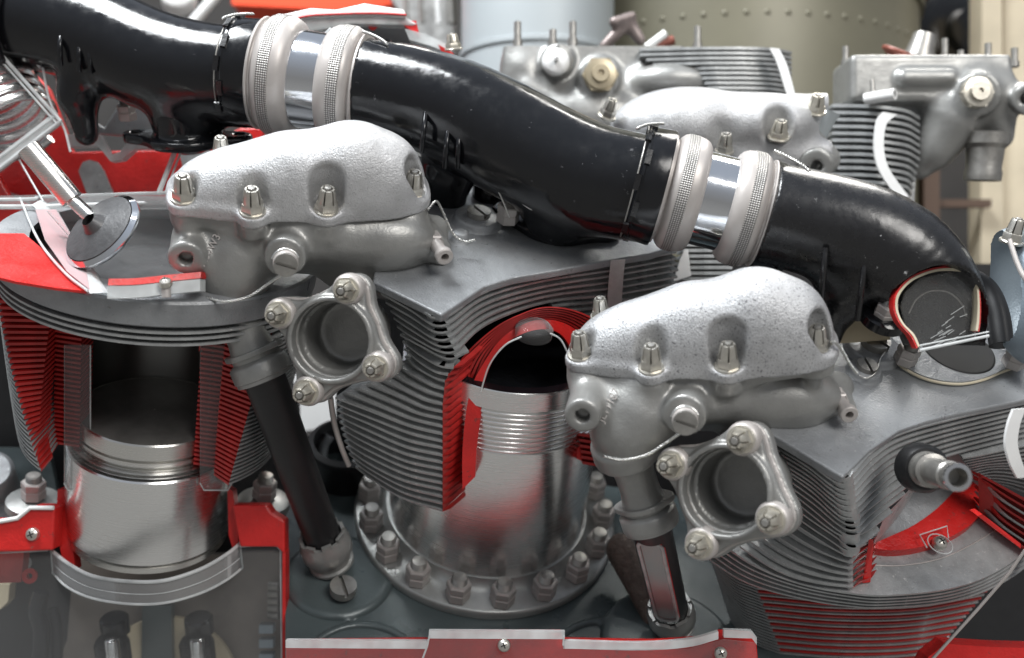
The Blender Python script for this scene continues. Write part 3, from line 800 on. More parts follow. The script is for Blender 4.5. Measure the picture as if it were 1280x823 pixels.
# ================================================================== rocker boxes
def rocker_box(T, dz, s, label, hump=1.0, worn=False, mirror=False, detail=True, text=None):
    """cover, housing and fittings of one rocker box; T maps the drawing to its place in the row"""
    z0 = 150 + dz
    c = lambda x, y, z: Q(*T(x, y), z + 65 + dz)
    P0, R_, U_, W = view_frame(*T(375, 272), z0)
    el = math.radians(36); N = nrm(U_ * math.cos(el) + W * math.sin(el)); Vb = nrm(U_ * math.sin(el) - W * math.cos(el)); X = R_
    h = N.dot(P0); kk = kz(z0) * s
    root = thing('rocker_box', label, 'rocker box', P0)
    def pt(x, y, w=0): return on_plane(*T(x, y), N, h + w * kk)
    Mx = np.stack([X, Vb, N])
    L3 = lambda u, v, w: P0 + (X * u + Vb * v + N * w) * kk
    def to_uvw(P): return ((P - P0.astype(F4)) @ Mx.T.astype(F4)) / kk
    # nut positions in the cover frame (base of each nut)
    npx = [(230, 250), (316, 266), (408, 264), (516, 243)]
    nu = [((pt(x, y, 12) - P0) @ Mx.T / kk)[:2] for x, y in npx]
    back = [(-100, 112), (96, 128)] if not worn else [(-128, 108), (12, 128), (112, 124)]
    outline = [(-158, 22), (-146, 4), (-118, 0), (-80, -6), (-40, -2), (0, -2), (40, -2), (75, 6), (120, 18), (152, 22), (163, 38), (160, 80), (130, 118), (60, 130), (-60, 122), (-130, 100), (-158, 60)]
    out = spline([(x, y, 0) for x, y in outline + outline[:1]], 60)[:-1, :2]
    H = hump
    def plate(q, lo_, hi_, rd=3, grow=1.5):
        d2 = d_poly(q[:, :2], out) - grow
        for a in nu: d2 = smin(d2, np.sqrt(((q[:, :2] - a.astype(F4)) ** 2).sum(1)) - 17 - grow, 12)
        return extr(d2, q[:, 2], lo_, hi_, rd)
    def f_cover(P):
        q = to_uvw(P); d = plate(q, 0, 13)
        E = [((66, 58, 0), (84, 66, 100 * H)), ((0, 54, 0), (92, 64, 85 * H)), ((-60, 48, 0), (86, 56, 66 * H)), ((-112, 42, 0), (48, 43, 44 * H)), ((112, 58, 0), (50, 56, 80 * H))]
        b = None
        for cc_, r_ in E:
            e_ = d_ell(q, cc_, r_); b = e_ if b is None else smin(b, e_, 18)
        b = np.maximum(b, -q[:, 2]); d = smin(d, b, 12)
        for i, a in enumerate(nu):     # scooped clearances round the nuts
            rr = 16.5 if i in (0, 3) else 20
            d = ssub(d, d_cap(q, (a[0], a[1] - 1, 12 + rr * 0.9), (a[0], a[1] - 3, 12 + rr * 2.3), rr * 1.04, rr * 1.22), 5)
            d = smin(d, d_cyl(q, (a[0], a[1], 0), (a[0], a[1], 13.5), 17.5, 2), 4)
        for a in back:
            d = ssub(d, d_cap(q, (a[0], a[1], 26), (a[0], a[1] + 12, 120), 15, 17), 10)
        return d * kk
    ex = 185 * kk
    cs = [L3(u, v, w) for u in (-180, 185) for v in (-35, 150) for w in (-6, 110 * H)]
    lo, hi = np.min(cs, 0), np.max(cs, 0)
    cover = cast('rocker_cover', f_cover, lo, hi, 1.9, M['silver_worn'] if worn else M['silver'], root)
    # gasket line
    def f_gk(P): return plate(to_uvw(P), -2.2, 0.6, 0.8, 1.2) * kk
    cast('gasket', f_gk, lo - 4, np.array([hi[0], hi[1], hi[2]]), 2.4, M['ringc'], root, 60)
    # housing below
    nb = [(L3(a[0], a[1], -2), L3(a[0], a[1] + 4, -34)) for a in nu]
    lug0, lug1 = c(242, 286, 30), c(232, 324, 104)
    lb = s * kz(dz + 100)
    plug0, plug1 = c(362, 306, 60), c(356, 323, 100)
    def f_house(P):
        q = to_uvw(P); d = plate(q, -20, -1.5, 3, -1)
        d = smin(d, d_ell(P, c(385, 297, 28), (95 * lb, 46 * lb, 62 * lb)), 16)
        d = smin(d, d_ell(P, c(297, 318, 42), (54 * lb, 58 * lb, 54 * lb)), 18)
        d = smin(d, d_ell(P, c(285, 345, 45), (42 * lb, 34 * lb, 42 * lb)), 14)
        d = smin(d, d_ell(P, c(470, 300, 22), (76 * lb, 44 * lb, 52 * lb)), 18)
        d = smin(d, d_cap(P, c(495, 290, 10), c(542, 288, -25), 30 * lb, 20 * lb), 14)
        d = smin(d, d_ell(P, c(508, 312, -8), (58 * lb, 24 * lb, 34 * lb)), 16)
        d = smin(d, d_cap(P, c(430, 330, 10), c(490, 352, 0), 34 * lb, 26 * lb), 16)
        d = smin(d, d_cap(P, c(530, 300, 0), c(552, 320, 10), 18 * lb, 12 * lb), 12)
        for a, b in nb: d = smin(d, d_cap(P, a, b, 15 * kk, 11 * kk), 9)
        d = smin(d, d_cyl(P, lug0, lug1, 21 * lb, 4), 20)
        d = smin(d, d_cyl(P, plug0, plug1, 25 * lb, 3), 10)
        # rim at the foot of the belly
        d = smin(d, d_cyl(P, c(281, 352, 42), c(287, 372, 30), 41 * lb, 3), 5)
        d = ssub(d, d_ell(P, c(405, 362, 60), (42 * lb, 24 * lb, 40 * lb)), 14)
        ld = nrm(lug1 - lug0); d = np.maximum(d, -d_cyl(P, lug1 - ld * 16, lug1 + ld * 8, 8.5 * lb, 1.5))
        return d
    pts = [c(x, y, z) for x in (195, 610) for y in (225, 395) for z in (-90, 130)]
    lo, hi = np.min(pts, 0), np.max(pts, 0)
    cast('rocker_housing', f_house, lo, hi, 2.6, M['housing'], root)
    # nuts
    for a in nu: add_nut(L3(a[0], a[1], 13.5), N + 0.02 * rng.normal(size=3), root, CN, 1.14 * kk, jit=1)
    for a in back: add_nut(L3(a[0], a[1], 13.5), N, root, CN, 0.98 * kk, jit=1)
    # slotted plug with its boss ring
    pd = nrm(plug1 - plug0); sd = nrm(A(0.02, -0.25, 1.0) + 0.02 * R_)
    e0 = c(357, 322, 92); e1 = c(357, 331, 124)
    m = MB(); m.lathe(e0, nrm(e1 - e0), [(0, 20 * lb), (4, 19 * lb), (6, 15 * lb), (34 * lb, 14.5 * lb), (36 * lb, 13 * lb)], 36); pb = m.build('plug_body', M['ringc'], root, 45)
    put('slotted_plug', SLOT, mat_at(e0 + nrm(e1 - e0) * 35 * lb, nrm(e1 - e0), (0.3, 0.95, 0.1), 1.38 * lb), root)
    # grease nozzle on the right
    g0 = c(541, 300, 20); g1 = c(555, 320, 52); gd = nrm(g1 - g0); gl = np.linalg.norm(g1 - g0)
    m = MB(); hx = lambda rr, t_: [g0 + gd * t_ + (basis(gd)[0] * math.cos(q) + basis(gd)[1] * math.sin(q)) * rr for q in np.radians(np.arange(0, 360, 60))]
    m.grid([hx(12 * lb, -6), hx(12 * lb, 10), hx(10 * lb, 12)], closed_v=True, flip=True)
    m.lathe(g0, gd, [(10, 10 * lb), (12, 8.5 * lb), (gl - 6, 8 * lb), (gl - 4, 11 * lb), (gl + 3, 11 * lb), (gl + 4, 9.5 * lb), (gl + 4, 5 * lb), (gl - 10, 4.5 * lb), (gl - 10, 0.1)], 28); m.build('nozzle', M['ringc'], root, 35)
    if detail:
        wire([c(258, 372, 84), c(282, 377, 92), c(310, 371, 90), c(335, 355, 96), c(352, 343, 116)], root, 1.3)
        m = MB(); m.tube(spline([e0 + nrm(e1 - e0) * 27 * lb + (R_ * math.cos(q) + U_ * math.sin(q)) * 15.6 * lb for q in np.linspace(0.4, 2.9, 9)], 30), 1.6, 8); m.build('lock_wire', M['wire'], root, 60)
    if text:
        cu = bpy.data.curves.new('cast_number', 'FONT'); cu.body = text; cu.size = 13 * S * lb; cu.extrude = 0.5 * S; cu.align_x = 'CENTER'
        to = bpy.data.objects.new('cast_number', cu); COL.objects.link(to)
        dg = bpy.context.evaluated_depsgraph_get(); me = bpy.data.meshes.new_from_object(to.evaluated_get(dg)); bpy.data.objects.remove(to)
        me.materials.clear(); me.materials.append(M['ringc'])
        # find the surface by marching towards the casting
        p = Q(*T(268, 312), 260 + dz); rd = nrm(p - A(0, 0, D))
        for _ in range(60):
            dd = float(f_house(np.array([p], F4))[0]); p = p + rd * max(dd, 0.3)
            if dd < 0.3: break
        e_ = 1.5; g_ = nrm([float(f_house(np.array([p + A(*(e_ * (i == j) for j in range(3)))], F4))[0] - f_house(np.array([p - A(*(e_ * (i == j) for j in range(3)))], F4))[0]) for i in range(3)])
        ang = math.radians(63); up = U_ * math.cos(ang) - R_ * math.sin(ang)
        put('cast_number', me, mat_at(p + g_ * 1.6, g_, tuple(up)), root)
    return root, c, lb
rb2, c2f, lb2 = rocker_box(T2, 0, 1.0, 'smooth pale silver rocker box standing over the middle cylinder', 1.0, text='A00W36')
T3 = lambda x, y: (875 + (x - 375) * 1.03, 468 + (y - 272) * 1.02)
rb3, c3f, lb3 = rocker_box(T3, 62, 1.03, 'dark speckled silver rocker box at lower right beside the cut pipe elbow', 1.10, worn=True, text='JL11187')

# lock wires from the boxes to the plugs behind
wire([c2f(535, 262, 40), c2f(545, 252, 30), c2f(552, 262, 20), c2f(566, 292, 5), c2f(580, 302, 0), c2f(594, 300, 0)], rb2, 1.2)

# ================================================================== push rod tubes
def pushrod(T, dz, p_top, p_mid, p_end, label, window=False, lb=1.0, grp=None):
    c = lambda x, y, z: Q(*T(x, y), z + 65 + dz)
    root = thing('pushrod_tube', label, 'pushrod tube', p_end)
    d1 = nrm(p_mid - p_top); L1 = np.linalg.norm(p_mid - p_top)
    m = MB(); m.lathe(p_top, d1, [(-6, 30 * lb), (0, 29 * lb), (20, 26 * lb), (L1 * 0.55, 26 * lb), (L1 * 0.72, 29 * lb)], 48)
    m.build('upper_collar', M['housing'], root, 40)
    # flat three-sided lock plate
    x, y, z = basis(d1, (0, 0.2, 1)); cc_ = p_top + d1 * L1 * 0.70
    pl = []
    for q in range(0, 360, 10):
        a = math.radians(q); r = 34 * lb * (1.0 + 0.20 * max(0, math.cos(2 * (a - 0.35))) ** 3); pl.append(cc_ + x * r * math.cos(a) + y * r * math.sin(a))
    m = MB(); m.prism(pl, d1 * 7); o = m.build('lock_plate', M['housing'], root)
    bv = o.modifiers.new('edge', 'BEVEL'); bv.width = 0.0012; bv.segments = 2; bv.limit_method = 'ANGLE'
    m = MB()
    m.lathe(p_top, d1, [(L1 * 0.78, 31 * lb), (L1 * 0.84, 30 * lb), (L1 * 0.88, 36 * lb), (L1 * 0.91, 38 * lb), (L1 * 1.10, 38 * lb), (L1 * 1.11, 36.5 * lb), (L1 * 1.16, 36.5 * lb), (L1 * 1.18, 28 * lb)], 56); m.build('gland_nut', M['housing'], root, 40)
    d2 = nrm(p_end - p_mid); L2 = np.linalg.norm(p_end - p_mid)
    m = MB()
    prof = [(-6, 27 * lb), (L2 - 6, 26 * lb)]
    if not window: m.lathe(p_mid, d2, prof, 48); m.build('tube', M['black_dull'], root, 50)
    else:
        # the wall is cut away on the side that faces the viewer; inner rod shows
        rf = nrm(A(-0.32, -0.1, 1.0)); g0, g1 = 26, L2 - 34
        m.lathe(p_mid, d2, [(-6, 27 * lb), (g0, 27 * lb)], 48, ref=rf); m.lathe(p_mid, d2, [(g1, 27 * lb), (L2 - 6, 27 * lb)], 48, ref=rf)
        m.lathe(p_mid, d2, [(g0, 27 * lb), (g1, 27 * lb)], 40, 38, 322, ref=rf)
        m.build('tube', M['black_dull'], root, 50)
        xx = nrm(np.cross(d2, rf)); rf2 = nrm(rf - d2 * rf.dot(d2)); 
        w_ = 16.0 * lb; dp = 21.5 * lb
        loop = []
        for q in np.linspace(0, math.pi, 8): loop.append((g0 + 12 - 12 * math.sin(q), -w_ * math.cos(q)))
        for q in np.linspace(0, math.pi, 8): loop.append((g1 - 12 + 12 * math.sin(q), w_ * math.cos(q)))
        P = np.array([p_mid + d2 * a + xx * b + rf2 * dp for a, b in loop + loop[:1]])
        m = MB(); m.tube(P, 2.4, 8); m.build('window_edge', M['edge'], root, 60)
        m = MB(); m.tube(P - rf2 * 4 * lb, 3.2, 8); m.build('window_seal', M['red'], root, 60)
        m = MB(); m.prism(P[:-1] - rf2 * 1.5, rf2 * 3); m.build('window_pane', M['clear'], root)
        m = MB(); m.lathe(p_mid, d2, [(g0 - 10, 10 * lb), (g1 - 14, 10 * lb), (g1 - 4, 7 * lb), (g1, 1)], 32); m.build('pushrod', M['steel'], root, 50)
    e = p_end; m = MB()
    m.lathe(e - d2 * 18 * lb, d2, [(-16 * lb, 28 * lb), (-16 * lb, 33 * lb), (-6, 35 * lb), (0, 37 * lb), (16 * lb, 37 * lb), (19 * lb, 35 * lb), (20 * lb, 30 * lb), (34 * lb, 29 * lb), (36 * lb, 33 * lb), (40 * lb, 33 * lb)], 56)
    m.build('lower_gland', M['housing'], root, 40)
    x, y, z = basis(d2)
    for q in range(8):
        a = math.radians(45 * q + 10); dv = x * math.cos(a) + y * math.sin(a)
        m = MB(); m.box(e - d2 * (18 + 18) * lb + dv * 30.5 * lb, dv * 2.5 * lb, np.cross(d2, dv) * 7 * lb, d2 * 3.5 * lb); m.build('castellation', M['housing'], root)
    return root
g = 'pushrod tubes between the rocker boxes and the crankcase'
pushrod(T2, 0, c2f(290, 378, 22), c2f(326, 460, 8), cc(410, 690, 22), 'plain black pushrod tube dropping from the middle rocker box to the crankcase', lb=0.93, grp=g)
pushrod(T3, 62, c3f(290, 376, 20), c3f(313, 447, 6), cc(840, 772, 24), 'black pushrod tube with a long acrylic window below the speckled rocker box', window=True, lb=0.86, grp=g)
# rough bronze pin beside the windowed tube
t = thing('bronze_pin', 'rough brown bronze pin leaning behind the windowed pushrod tube', 'pin', cc(800, 765, 5))
p0, p1 = cc(812, 775, -2), cc(775, 690, 40)
def f_br(P): return smin(d_cap(P, p1, p0, 19, 9), d_cap(P, p1 + A(2, 10, 0), p0 + A(8, 20, 0), 16, 8), 10)
cast('pin_body', f_br, np.minimum(p0, p1) - 30, np.maximum(p0, p1) + 34, 3, M['rough_bronze'], t)

# ================================================================== black manifold pipes
def pz(x): return -15 + (x - 380) * 0.19
def pipe_sdf(path, legs=(), k=14, cuts=(), bites=()):
    pts = [(Q(x, y, pz(x) + dz), r * kz(pz(x) + dz)) for x, y, r, dz in path]
    C = spline([p for p, r in pts], 26); Rr = np.interp(np.linspace(0, 1, 26), np.linspace(0, 1, len(pts)), [r for p, r in pts])
    def f(P):
        d = None
        for i in range(len(C) - 1):
            e_ = d_cap(P, C[i], C[i + 1], Rr[i], Rr[i + 1]); d = e_ if d is None else np.minimum(d, e_)
        for L_ in legs:
            if L_[0] == 'cap': d = smin(d, d_cap(P, L_[1], L_[2], L_[3], L_[4]), L_[5])
            elif L_[0] == 'ell': d = smin(d, d_ell(P, L_[1], L_[2]), L_[3])
            elif L_[0] == 'cyl': d = smin(d, d_cyl(P, L_[1], L_[2], L_[3], 2), L_[4])
        for (p_, n_) in cuts: d = np.maximum(d, (P - p_.astype(F4)) @ n_.astype(F4))
        for b in bites: d = np.maximum(d, -b(P))
        return d
    return f, C, Rr
def axis_ring(xc, yc, tilt):
    """axis direction of a joint: tilt of its plane from the vertical in the picture"""
    a = math.radians(tilt); return nrm(A(math.cos(a), -math.sin(a), 0.06))
J = [(375, 99, 9.5, 71), (880, 249, 14.5, 70)]        # sleeve centres
def jpos(j, dx):
    x, y, tl, r = J[j]; a = axis_ring(x, y, tl); return Q(x, y, pz(x)) + a * dx * kz(pz(x)), a
# ring meshes in their own frame (axis +Z)
def ring_meshes():
    R = 74
    m = MB(); m.lathe((0, 0, 0), (0, 0, 1), [(-20, 60), (-20, R - 7), (-15, R - 2), (-11, R), (-10.5, R)], 128)
    m.lathe((0, 0, 0), (0, 0, 1), [(3.5, R), (4, R), (11, R - 1), (17, R - 4), (21, R - 9), (22, R - 16), (20, 56)], 128)
    b = MB(); b.lathe((0, 0, 0), (0, 0, 1), [(-10.5, R), (-10, R + 0.8), (3, R + 0.8), (3.5, R)], 128)
    l_ = MB(); l_.lathe((0, 0, 0), (0, 0, 1), [(-27, 60), (-27, R - 6), (-25.5, R - 4.5), (-23.5, R - 5), (-23, R - 9), (-20, R - 10)], 128)
    return m.mesh('ring_body', M['ringc'], 50, local=True)[0], b.mesh('knurled_band', M['knurl'], 50, local=True)[0], l_.mesh('end_lip', M['ringc'], 50, local=True)[0]
RMs = ring_meshes()
slm = MB(); slm.lathe((0, 0, 0), (0, 0, 1), [(-60, 60), (60, 60)], 128); slme = slm.mesh('sleeve', M['chrome'], 60, local=True)[0]
def coupling(j, label):
    P, a = jpos(j, 18 if j == 0 else 12); k = kz(pz(J[j][0])) * (J[j][3] / 71)
    root = thing('pipe_coupling', label, 'pipe coupling', P)
    put('sleeve', slme, mat_at(P, a, s=k), root)
    for sg, off in ((1, -40), (-1, 38)):
        Mx = mat_at(P + a * off * k, a * sg, s=k * (1.0 if sg == 1 else 0.99))
        rg = put('locking_ring', RMs[0], Mx, root); put('knurled_band', RMs[1], Mx, rg); put('end_lip', RMs[2], Mx, rg)
    return root
cp1 = coupling(0, 'chrome sleeve between two knurled grey rings joining the left and middle pipes')
cp2 = coupling(1, 'chrome sleeve between two knurled grey rings joining the middle pipe and elbow')

def cuff(parent, P, a, length, r, worn=False, wirepts=None, seam_at=0.0):
    """flared sleeve end with a crimped seam of locking tabs"""
    m = MB(); m.lathe(P, a, [(-2, r - 2), (0, r + 1.5), (3, r + 2), (4, r + 1), (length - 3, r + 3), (length, r + 2), (length, r - 6)], 96)
    m.build('cuff', M['black'], parent, 45)
    x, y, z = basis(a)
    for q in range(14):
        an = math.radians(q * 360 / 14 + 8); dv = x * math.cos(an) + y * math.sin(an)
        m = MB(); m.box(P + dv * (r + 2.4) - a * (2 if q % 2 else -3), dv * 1.4, np.cross(a, dv) * 9, a * 3.2); o = m.build('seam_tab', M['black_worn'], parent)
    m = MB(); m.lathe(P, a, [(-5, r + 0.4), (-4.4, r + 1.4), (-3.6, r + 1.4), (-3, r + 0.4)], 96); m.build('seam_edge', M['stud'], parent, 60)
def rib(parent, pts, w=3.2, mt='black'):
    m = MB(); m.tube(spline(pts, 16), w, 8); m.build('rib', M[mt], parent, 60)
def pipe_base(x, y, h, rx, ry, parent, worn=False, ang=0):
    """two-eared foot flange lying on the head plate plane"""
    P = on_plane(x, y, a2, h); f_, r_ = f2, Rv
    u = nrm(r_ * math.cos(ang) + f_ * math.sin(ang)); v = np.cross(a2, u)
    ears = [P + u * rx * 0.86, P - u * rx * 0.86]
    def f(Pp):
        q = Pp - P.astype(F4); uv = np.stack([q @ u.astype(F4), q @ v.astype(F4)], 1); w = q @ a2.astype(F4)
        d = np.sqrt((uv ** 2).sum(1)) - ry
        for sg in (1, -1): d = smin(d, np.sqrt(((uv - A(sg * rx * 0.8, 0).astype(F4)) ** 2).sum(1)) - 19, 36)
        d = extr(d, w, 0, 13, 3)
        d = smin(d, d_cyl(Pp, P, P + a2 * 30, ry - 14, 4), 14)
        for e_ in ears[:0]: pass
        return np.maximum(d, -d_cyl(Pp, P - u * rx * 0.82 - a2 * 4, P - u * rx * 0.82 + a2 * 40, 7, 1))
    ex = rx + 26
    cast('foot_flange', f, P - ex, P + ex, 3, M['black'], parent, 60)
    return P, u
# --- left pipe
p1 = thing('intake_pipe', 'glossy black intake pipe entering at the top left corner', 'intake pipe', Q(230, 160, -60))
P1e, a1e = jpos(0, 18 - 40 - 25)
leg = [('cap', Q(120, 60, -50), Q(98, 120, -60), 34, 26, 20), ('cap', Q(98, 110, -60), Q(108, 168, -70), 24, 15, 10),
       ('cap', Q(238, 110, -50), Q(234, 150, -62), 50, 46, 20)]
f_, C_, R_1 = pipe_sdf([(-90, 2, 60, 0), (0, 20, 60, 0), (70, 32, 60, 0), (135, 52, 62, 0), (190, 76, 63, 0), (240, 90, 63, 0), (290, 96, 62, 0), (330, 98, 62, 0)], leg,
                       cuts=[(P1e, a1e)], bites=[])
cast('pipe_body', f_, Q(-120, 210, -160) - A(0, 10, 60), Q(345, -70, 100), 3.2, M['black'], p1)
cuff(p1, P1e - a1e * 36, a1e, 36, 62 * kz(-30))
for x0, y0, x1, y1 in ((78, 28, 76, 82), (103, 36, 99, 90), (116, 40, 113, 92)):
    z_ = pz(90) + 60; rib(p1, [Q(x0, y0, z_ - 12), Q((x0 + x1) / 2 - 2, (y0 + y1) / 2, z_ + 6), Q(x1, y1, z_ - 2)])
m = MB(); m.lathe(Q(30, 30, pz(30)), axis_ring(0, 0, 10), [(-6, 68), (-4, 72), (4, 72), (6, 68)], 96); m.build('seam_edge', M['black'], p1, 50)
HP1 = a2.dot(Q(232, 172, -60))
m = MB(); Pp = Q(232, 168, -60)
def f_foot(P):
    q = P - Pp.astype(F4); n_ = nrm(A(0.02, 0.91, 0.42)); u_ = nrm(A(1, -0.02, 0.0)); v_ = np.cross(n_, u_)
    uv = np.stack([q @ u_.astype(F4), q @ v_.astype(F4)], 1); w = q @ n_.astype(F4)
    d = np.sqrt((uv ** 2).sum(1)) - 50
    for sg in (1, -1): d = smin(d, np.sqrt(((uv - A(sg * 68, 8).astype(F4)) ** 2).sum(1)) - 17, 36)
    d = smin(extr(d, w, -13, 0, 3), d_cyl(P, Pp, Pp + n_ * 34, 38, 4), 8)
    for sg in (1, -1): d = np.maximum(d, -d_cyl(P, Pp + u_ * sg * 68 - v_ * 8 - n_ * 20, Pp + u_ * sg * 68 - v_ * 8 + n_ * 30, 7, 1)) if False else d
    for sg in (1, -1):
        cen = Pp + u_ * sg * 68 + v_ * 8
        d = np.maximum(d, -d_cyl(P, cen - n_ * 30, cen + n_ * 40, 7, 1))
    return d
cast('foot_flange', f_foot, Pp - A(95, 40, 75), Pp + A(95, 50, 75), 2.8, M['black'], p1, 60)
# --- middle pipe
p2 = thing('intake_pipe', 'glossy black swan neck intake pipe across the middle between both couplings', 'intake pipe', Q(690, 280, 10))
P2s, a2s = jpos(0, 18 + 38 + 25); P2e, a2e = jpos(1, 12 - 40 - 25)
legs = [('cap', Q(580, 150, -20), Q(562, 210, -40), 50, 36, 24), ('cap', Q(565, 190, -40), Q(560, 248, -60), 30, 24, 16),
        ('cap', Q(720, 235, 20), Q(698, 262, 0), 58, 46, 26)]
f_, C_, R_2 = pipe_sdf([(440, 106, 60, 0), (475, 112, 60, 0), (520, 122, 62, 0), (575, 142, 66, 0), (630, 172, 70, 0), (690, 204, 70, 0), (740, 224, 69, 0), (790, 234, 67, 0), (830, 242, 66, 0), (860, 250, 66, 0)], legs,
                       cuts=[(P2s, -a2s), (P2e, a2e)], bites=[])
cast('pipe_body', f_, Q(430, 325, -140), Q(870, 20, 140) + A(0, 0, 0), 3.0, M['black'], p2)
cuff(p2, P2s + a2s * 22, -a2s, 22, 60 * kz(0)); cuff(p2, P2e - a2e * 30, a2e, 30, 67 * kz(20))
for x0, y0, x1, y1 in ((532, 140, 527, 190), (560, 156, 556, 210), (574, 158, 572, 210)):
    z_ = pz(550) + 62; rib(p2, [Q(x0, y0, z_ - 6), Q((x0 + x1) / 2, (y0 + y1) / 2, z_ + 2), Q(x1, y1, z_ - 16)])
pipe_base(695, 282, h0 + 8, 82, 56, p2, ang=0.10)
add_big_nut(on_plane(634, 277, a2, h0 + 8 + 13), a2, p2, 0.85)
m = MB(); m.lathe(on_plane(612, 245, a2, h0 + 8), a2, [(0, 24), (20, 24), (24, 20), (24, 0.1)], 40); m.build('boss', M['black'], p2, 50)
wire([Q(620, 233, 60), Q(628, 250, 58), Q(637, 272, 52)], p2, 1.0, twist=False)
wire([Q(644, 248, 66), Q(664, 262, 66), Q(672, 258, 64), Q(690, 272, 66), Q(706, 270, 66), Q(718, 280, 62)], p2, 0.8, twist=False)
# --- right elbow, cut open at the mouth
p3 = thing('intake_pipe', 'chipped black intake elbow at the right, cut open over an acrylic mouth with red lip', 'intake pipe', Q(1175, 430, 120))
P3s, a3s = jpos(1, 12 + 38 + 25)
f_, C_, R_3 = pipe_sdf([(930, 262, 64, 0), (975, 270, 64, 0), (1030, 283, 66, 0), (1080, 298, 67, 0), (1125, 322, 66, 0), (1156, 350, 60, 0), (1174, 384, 56, 0), (1180, 410, 53, 0)],
                       [('cap', Q(1075, 320, 100), Q(1050, 380, 90), 50, 26, 30), ('cap', Q(1050, 360, 90), Q(1035, 420, 80), 26, 16, 10)], cuts=[(P3s, -a3s), (Q(1190, 432, 120), A(0, -1, 0))],
                       bites=[lambda P: d_cap(P, Q(1178, 398, 175), Q(1180, 520, 175), 58, 62)])
cast('pipe_body', f_, Q(920, 500, 0) - A(0, 0, 0), Q(1260, 190, 210), 2.6, M['black_worn'], p3)
cuff(p3, P3s + a3s * 30, -a3s, 30, 65 * kz(90))
for x0, y0, x1, y1 in ((1032, 310, 1027, 372), (1082, 320, 1072, 400)):
    z_ = 168; rib(p3, [Q(x0, y0, z_ - 4), Q((x0 + x1) / 2, (y0 + y1) / 2, z_ - 6), Q(x1, y1, z_ - 30)], 3.5, 'black_worn')
wr = [(P1e, a1e, 62, -1), (P2s, a2s, 61, 1), (P2e, a2e, 66, -1), (P3s, a3s, 66, 1)]
for (pp, aa, rr, sg), par in zip(wr, (p1, p2, p2, p3)):
    x, y, z = basis(aa); cen = pp + aa * sg * 4
    pts = []
    for q, off in zip(np.linspace(62, 40, 5), (0, 10, 20, 28, 34)):
        an = math.radians(q); dv = nrm(A(0, 1, 0) * math.sin(an) + A(0, 0, 1) * math.cos(an)); pts.append(cen + aa * sg * off + dv * (rr * kz(pz(0)) + 7))
    wire(pts, par, 1.4)
# red and cream lip, acrylic mouth
lip = [(1146, 436), (1138, 420), (1124, 404), (1117, 385), (1120, 366), (1136, 348), (1160, 337), (1186, 333), (1208, 337), (1222, 350), (1226, 375), (1226, 400), (1224, 415)]
zl = [176, 174, 172, 170, 170, 168, 166, 164, 162, 160, 162, 164, 166]
Pl = spline([Q(x, y, z) for (x, y), z in zip(lip, zl)], 70)
cl = Q(1180, 400, 165)
m = MB(); m.ribbon(Pl, Pl + nrm_rows(cl - Pl) * 2, A(0, 0, -14)); m.build('cut_lip', M['red'], p3, 40)
m = MB(); m.ribbon(Pl + nrm_rows(cl - Pl) * 2 + A(0, 0, 1), Pl + nrm_rows(cl - Pl) * 4.6 + A(0, 0, 1), A(0, 0, -14)); m.build('gasket', M['cream_edge'], p3, 40)
inner = [Q(x, y, 150) for x, y in ((1152, 438), (1130, 404), (1125, 384), (1130, 366), (1150, 348), (1184, 341), (1210, 348), (1218, 370), (1218, 424))]
m = MB(); m.prism(inner, (0, 0, 4)); m.build('acrylic_pane', M['clear'], p3)
for q in range(16):  # pale strokes: scratches with their glassy highlights put in as thin shapes
    xa = 1160 + rng.rand() * 48; ya = 392 + rng.rand() * 42; la = 5 + rng.rand() * 12; sl = -0.25 - rng.rand() * 0.5
    m = MB(); m.tube([Q(xa, ya, 156), Q(xa + la, ya + la * sl, 156)], 0.45, 5); m.build('scratch_glint', M['edge'], p3)
m = MB(); m.tube(spline([Q(x, y, 140) for x, y in ((1136, 392), (1146, 374), (1164, 364), (1186, 366), (1202, 380), (1208, 396))], 24), 0.9, 6); m.build('inner_seam', M['ringc'], p3, 60)
m = MB(); m.tube([Q(1150, 438, 178), Q(1236, 420, 178)], 1.7, 10); m.tube([Q(1150, 432, 176), Q(1236, 415, 176)], 0.9, 10); m.build('acrylic_edge', M['edge'], p3, 50)
mouth_c = Q(1186, 400, 95)
# ================================================================== right cylinder
a3 = nrm(A(0.12, 0.76, 0.64)); f3 = nrm(A(0, 0, 1) - a3 * a3[2])
g0 = a3.dot(Q(1054, 597, 212)); hs3 = 9.7
H3 = lambda i: g0 - hs3 * i
cyl3 = thing('engine_cylinder', 'right finned engine cylinder with a cut nozzle window and red striped lower fins', 'engine cylinder', on_plane(1106, 700, a3, H3(30)))
KC = {0: [(963, 546), (1008, 571), (1054, 601), (1087, 569), (1124, 544), (1195, 524), (1295, 500)],
      7: [(988, 596), (1018, 617), (1060, 650), (1095, 620), (1136, 590), (1200, 566), (1295, 542)]}
fin_stack(cyl3, range(0, 8), KC, a3, H3, 2.5, lambda i: (1150, 470), 60, M['fin'])
KD = {8: [(989, 603), (1018, 624), (1061, 657), (1090, 634), (1150, 590)], 10: [(990, 617), (1015, 636), (1063, 671), (1095, 646), (1132, 618)],
      12: [(988, 631), (1010, 648), (1045, 672), (1068, 686), (1100, 664)], 14: [(980, 645), (1000, 660), (1030, 679), (1052, 692), (1066, 697)],
      16: [(962, 664), (988, 682), (1018, 698), (1046, 708), (1066, 712)], 19: [(925, 684), (955, 705), (990, 721), (1030, 731), (1066, 735)]}
fin_stack(cyl3, range(8, 20), KD, a3, H3, 2.5, lambda i: (1150, 520), 46, M['fin'])
